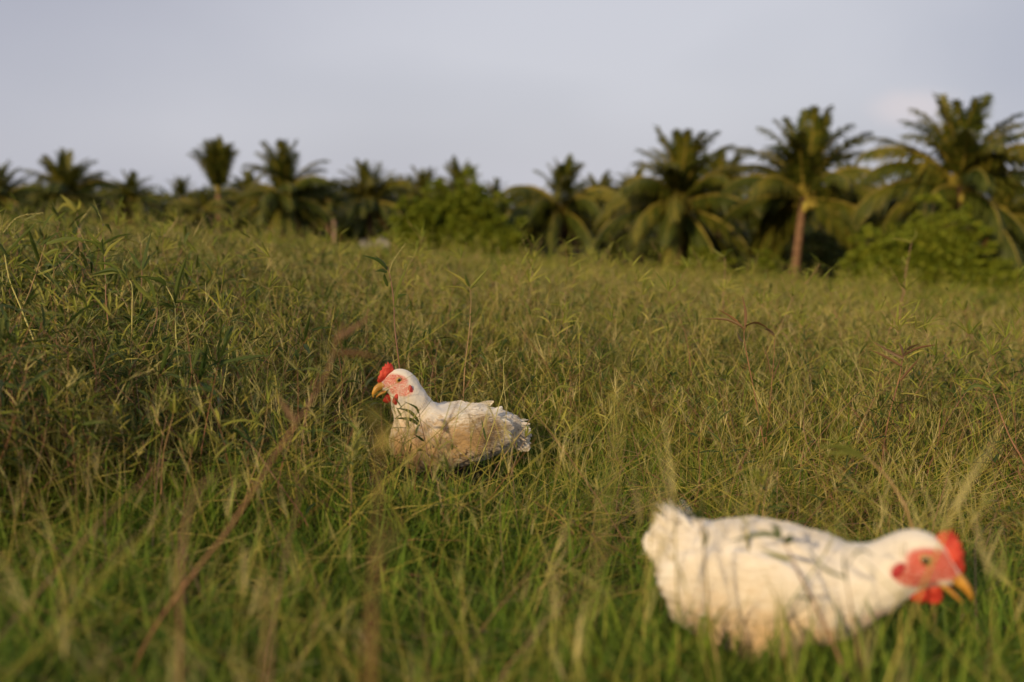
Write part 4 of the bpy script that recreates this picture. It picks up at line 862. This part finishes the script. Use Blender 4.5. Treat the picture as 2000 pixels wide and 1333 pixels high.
tall_weed('slim green sprig with three dark drooping leaves in front of the seated hen\'s breast', [(846, 945), (838, 900), (830, 860), (822, 828), (818, 800)], 2.27, .0017,
   [([(820, 832), (800, 820), (768, 817)], .05, .0036), ([(819, 826), (800, 805), (772, 797)], .05, .0034), ([(818, 808), (812, 796), (790, 785)], .15, .002), ([(828, 862), (820, 856), (808, 848)], .1, .002)], seed=16)
tall_weed('thin upright grass stalk crossing the middle of the seated hen', [(870, 905), (880, 880), (888, 840), (897, 800), (903, 780)], 2.26, .0010, [], stem_mat='ylw_stem', name='grass_stalk', cat='grass stalk', seed=17)
tall_weed('green stalk leaning right with splayed thin seed spikes over the seated hen\'s wing', [(930, 915), (945, 880), (962, 835), (975, 790), (984, 755), (983, 712)], 2.26, .0013, [([(950, 860), (945, 840), (940, 816)], .1, .002)],
   [([(983, 712), (988, 690), (992, 678)], .0010), ([(983, 712), (995, 700), (1005, 688)], .0010), ([(983, 768), (998, 752), (1016, 742)], .0010), ([(983, 712), (980, 700), (966, 712)], .0008)], stem_mat='ylw_stem', name='grass_stalk', cat='grass stalk', seed=18)
tall_weed('brown dry stalk slanting up across the seated hen\'s tail', [(975, 905), (1000, 870), (1030, 828), (1050, 800), (1078, 770)], 2.26, .0015,
   [([(1045, 815), (1060, 812), (1074, 815)], .9, .0016), ([(1046, 805), (1050, 780), (1044, 758)], .2, .0022), ([(1078, 770), (1095, 755), (1124, 758)], .8, .002)], stem_mat='stem', name='grass_stalk', cat='grass stalk', seed=19)
tall_weed('thin blurred dark weed standing in front of the walking chicken\'s back', [(1400, 1290), (1388, 1220), (1380, 1140), (1374, 1070), (1368, 1012)], 1.14, .0019,
   [([(1368, 1015), (1355, 1002), (1342, 1004)], .1, .003), ([(1368, 1012), (1372, 990), (1366, 965)], .1, .0025), ([(1388, 1235), (1405, 1200), (1425, 1175)], .8, .0018), ([(1376, 1070), (1380, 1050), (1376, 1030)], .1, .002)], seed=20)
tall_weed('blurred green weed with a hooked leaf tuft in front of the walking chicken\'s wing', [(1655, 1330), (1620, 1240), (1585, 1170), (1560, 1120), (1540, 1075), (1525, 1050)], 1.13, .0019,
   [([(1525, 1050), (1490, 1042), (1425, 1058)], .1, .0026), ([(1525, 1052), (1515, 1030), (1505, 1025)], .1, .003), ([(1530, 1058), (1548, 1050), (1543, 1035)], .1, .003), ([(1545, 1093), (1515, 1085), (1485, 1073)], .8, .0022), ([(1585, 1172), (1565, 1168), (1545, 1165)], .3, .0016)], seed=21)
tall_weed('blurred thin leaf spray in front of the walking chicken\'s neck', [(1675, 1290), (1668, 1220), (1656, 1150), (1652, 1110)], 1.06, .0013,
   [([(1654, 1130), (1610, 1110), (1580, 1075)], .1, .0012), ([(1652, 1112), (1680, 1075), (1712, 1090)], .2, .0014), ([(1655, 1140), (1650, 1100), (1650, 1070)], .1, .002)], seed=22)
tall_weed('tall dim weed stem standing against the foot of the right bush', [(1764, 575), (1768, 540), (1775, 500), (1781, 470)], 5.2, .0035,
   [([(1780, 474), (1760, 468), (1735, 467)], .8, .004), ([(1781, 472), (1790, 458), (1786, 445)], .7, .004), ([(1772, 515), (1766, 508), (1762, 500)], .8, .005)], seed=23)
tall_weed('dim upright weed with a small fork in the far middle of the grass', [(1411, 620), (1413, 570), (1416, 525), (1415, 500)], 4.6, .003,
   [([(1415, 502), (1400, 492), (1390, 482)], .9, .005), ([(1416, 502), (1425, 490), (1435, 488)], .3, .005)], seed=24)
tall_weed('out of focus olive stem rising beside the open grass right of the seated hen', [(1185, 990), (1200, 900), (1210, 800), (1218, 710), (1222, 625)], .62, .0007, [([(1222, 640), (1240, 600), (1262, 590)], .6, .002), ([(1216, 720), (1200, 690), (1180, 680)], .6, .002)], stem_mat='ylw_stem', seed=25)
tall_weed('out of focus reddish stem below and left of the seated hen', [(730, 1160), (735, 1050), (738, 960), (738, 880), (736, 820)], .66, .0013, [([(738, 880), (755, 850), (770, 845)], .9, .003), ([(737, 830), (725, 800), (705, 790)], .9, .0025)], stem_mat='red_stem', seed=26)
tall_weed('out of focus orange dry leaf blade bending right in the lower left grass', [(352, 1130), (358, 1070), (366, 1010), (385, 960), (425, 925)], .85, .0018, [([(425, 925), (455, 915), (470, 940)], .6, .004)], stem_mat='stem', seed=27)
tall_weed('blurred purple-brown stem with a long arched seed leaf above the walking chicken', [(1775, 1010), (1760, 975), (1735, 935), (1705, 905), (1685, 890)], 1.5, .0026,
   [([(1685, 890), (1640, 874), (1590, 875)], .7, .0035), ([(1690, 895), (1650, 884), (1600, 888)], .8, .0025)], seed=28)
tall_weed('broad leaved sprout with curled leaves standing against the dark treeline on the left', [(156, 470), (154, 440), (148, 415)], 4.4, .006,
   [([(148, 412), (135, 395), (118, 380)], .9, .009), ([(148, 410), (125, 400), (108, 420)], .9, .006), ([(150, 410), (155, 398), (153, 388)], .8, .007), ([(148, 414), (138, 418), (132, 420)], .7, .006)], leaf_mat_='field', seed=29)
tall_weed('blurred red-brown stem rising from the bottom edge left of centre', [(715, 1330), (722, 1240), (728, 1160), (742, 1090), (775, 1010)], .6, .0013, [([(742, 1090), (770, 1060), (790, 1050)], .8, .003)], stem_mat='red_stem', seed=30)
tall_weed('blurred straw-coloured stem standing at the bottom edge of the photo', [(520, 1330), (524, 1270), (522, 1200), (515, 1120)], .6, .0014, [([(515, 1130), (500, 1100), (490, 1090)], .9, .003)], stem_mat='stem', seed=31)
print('objects', len(bpy.data.objects))
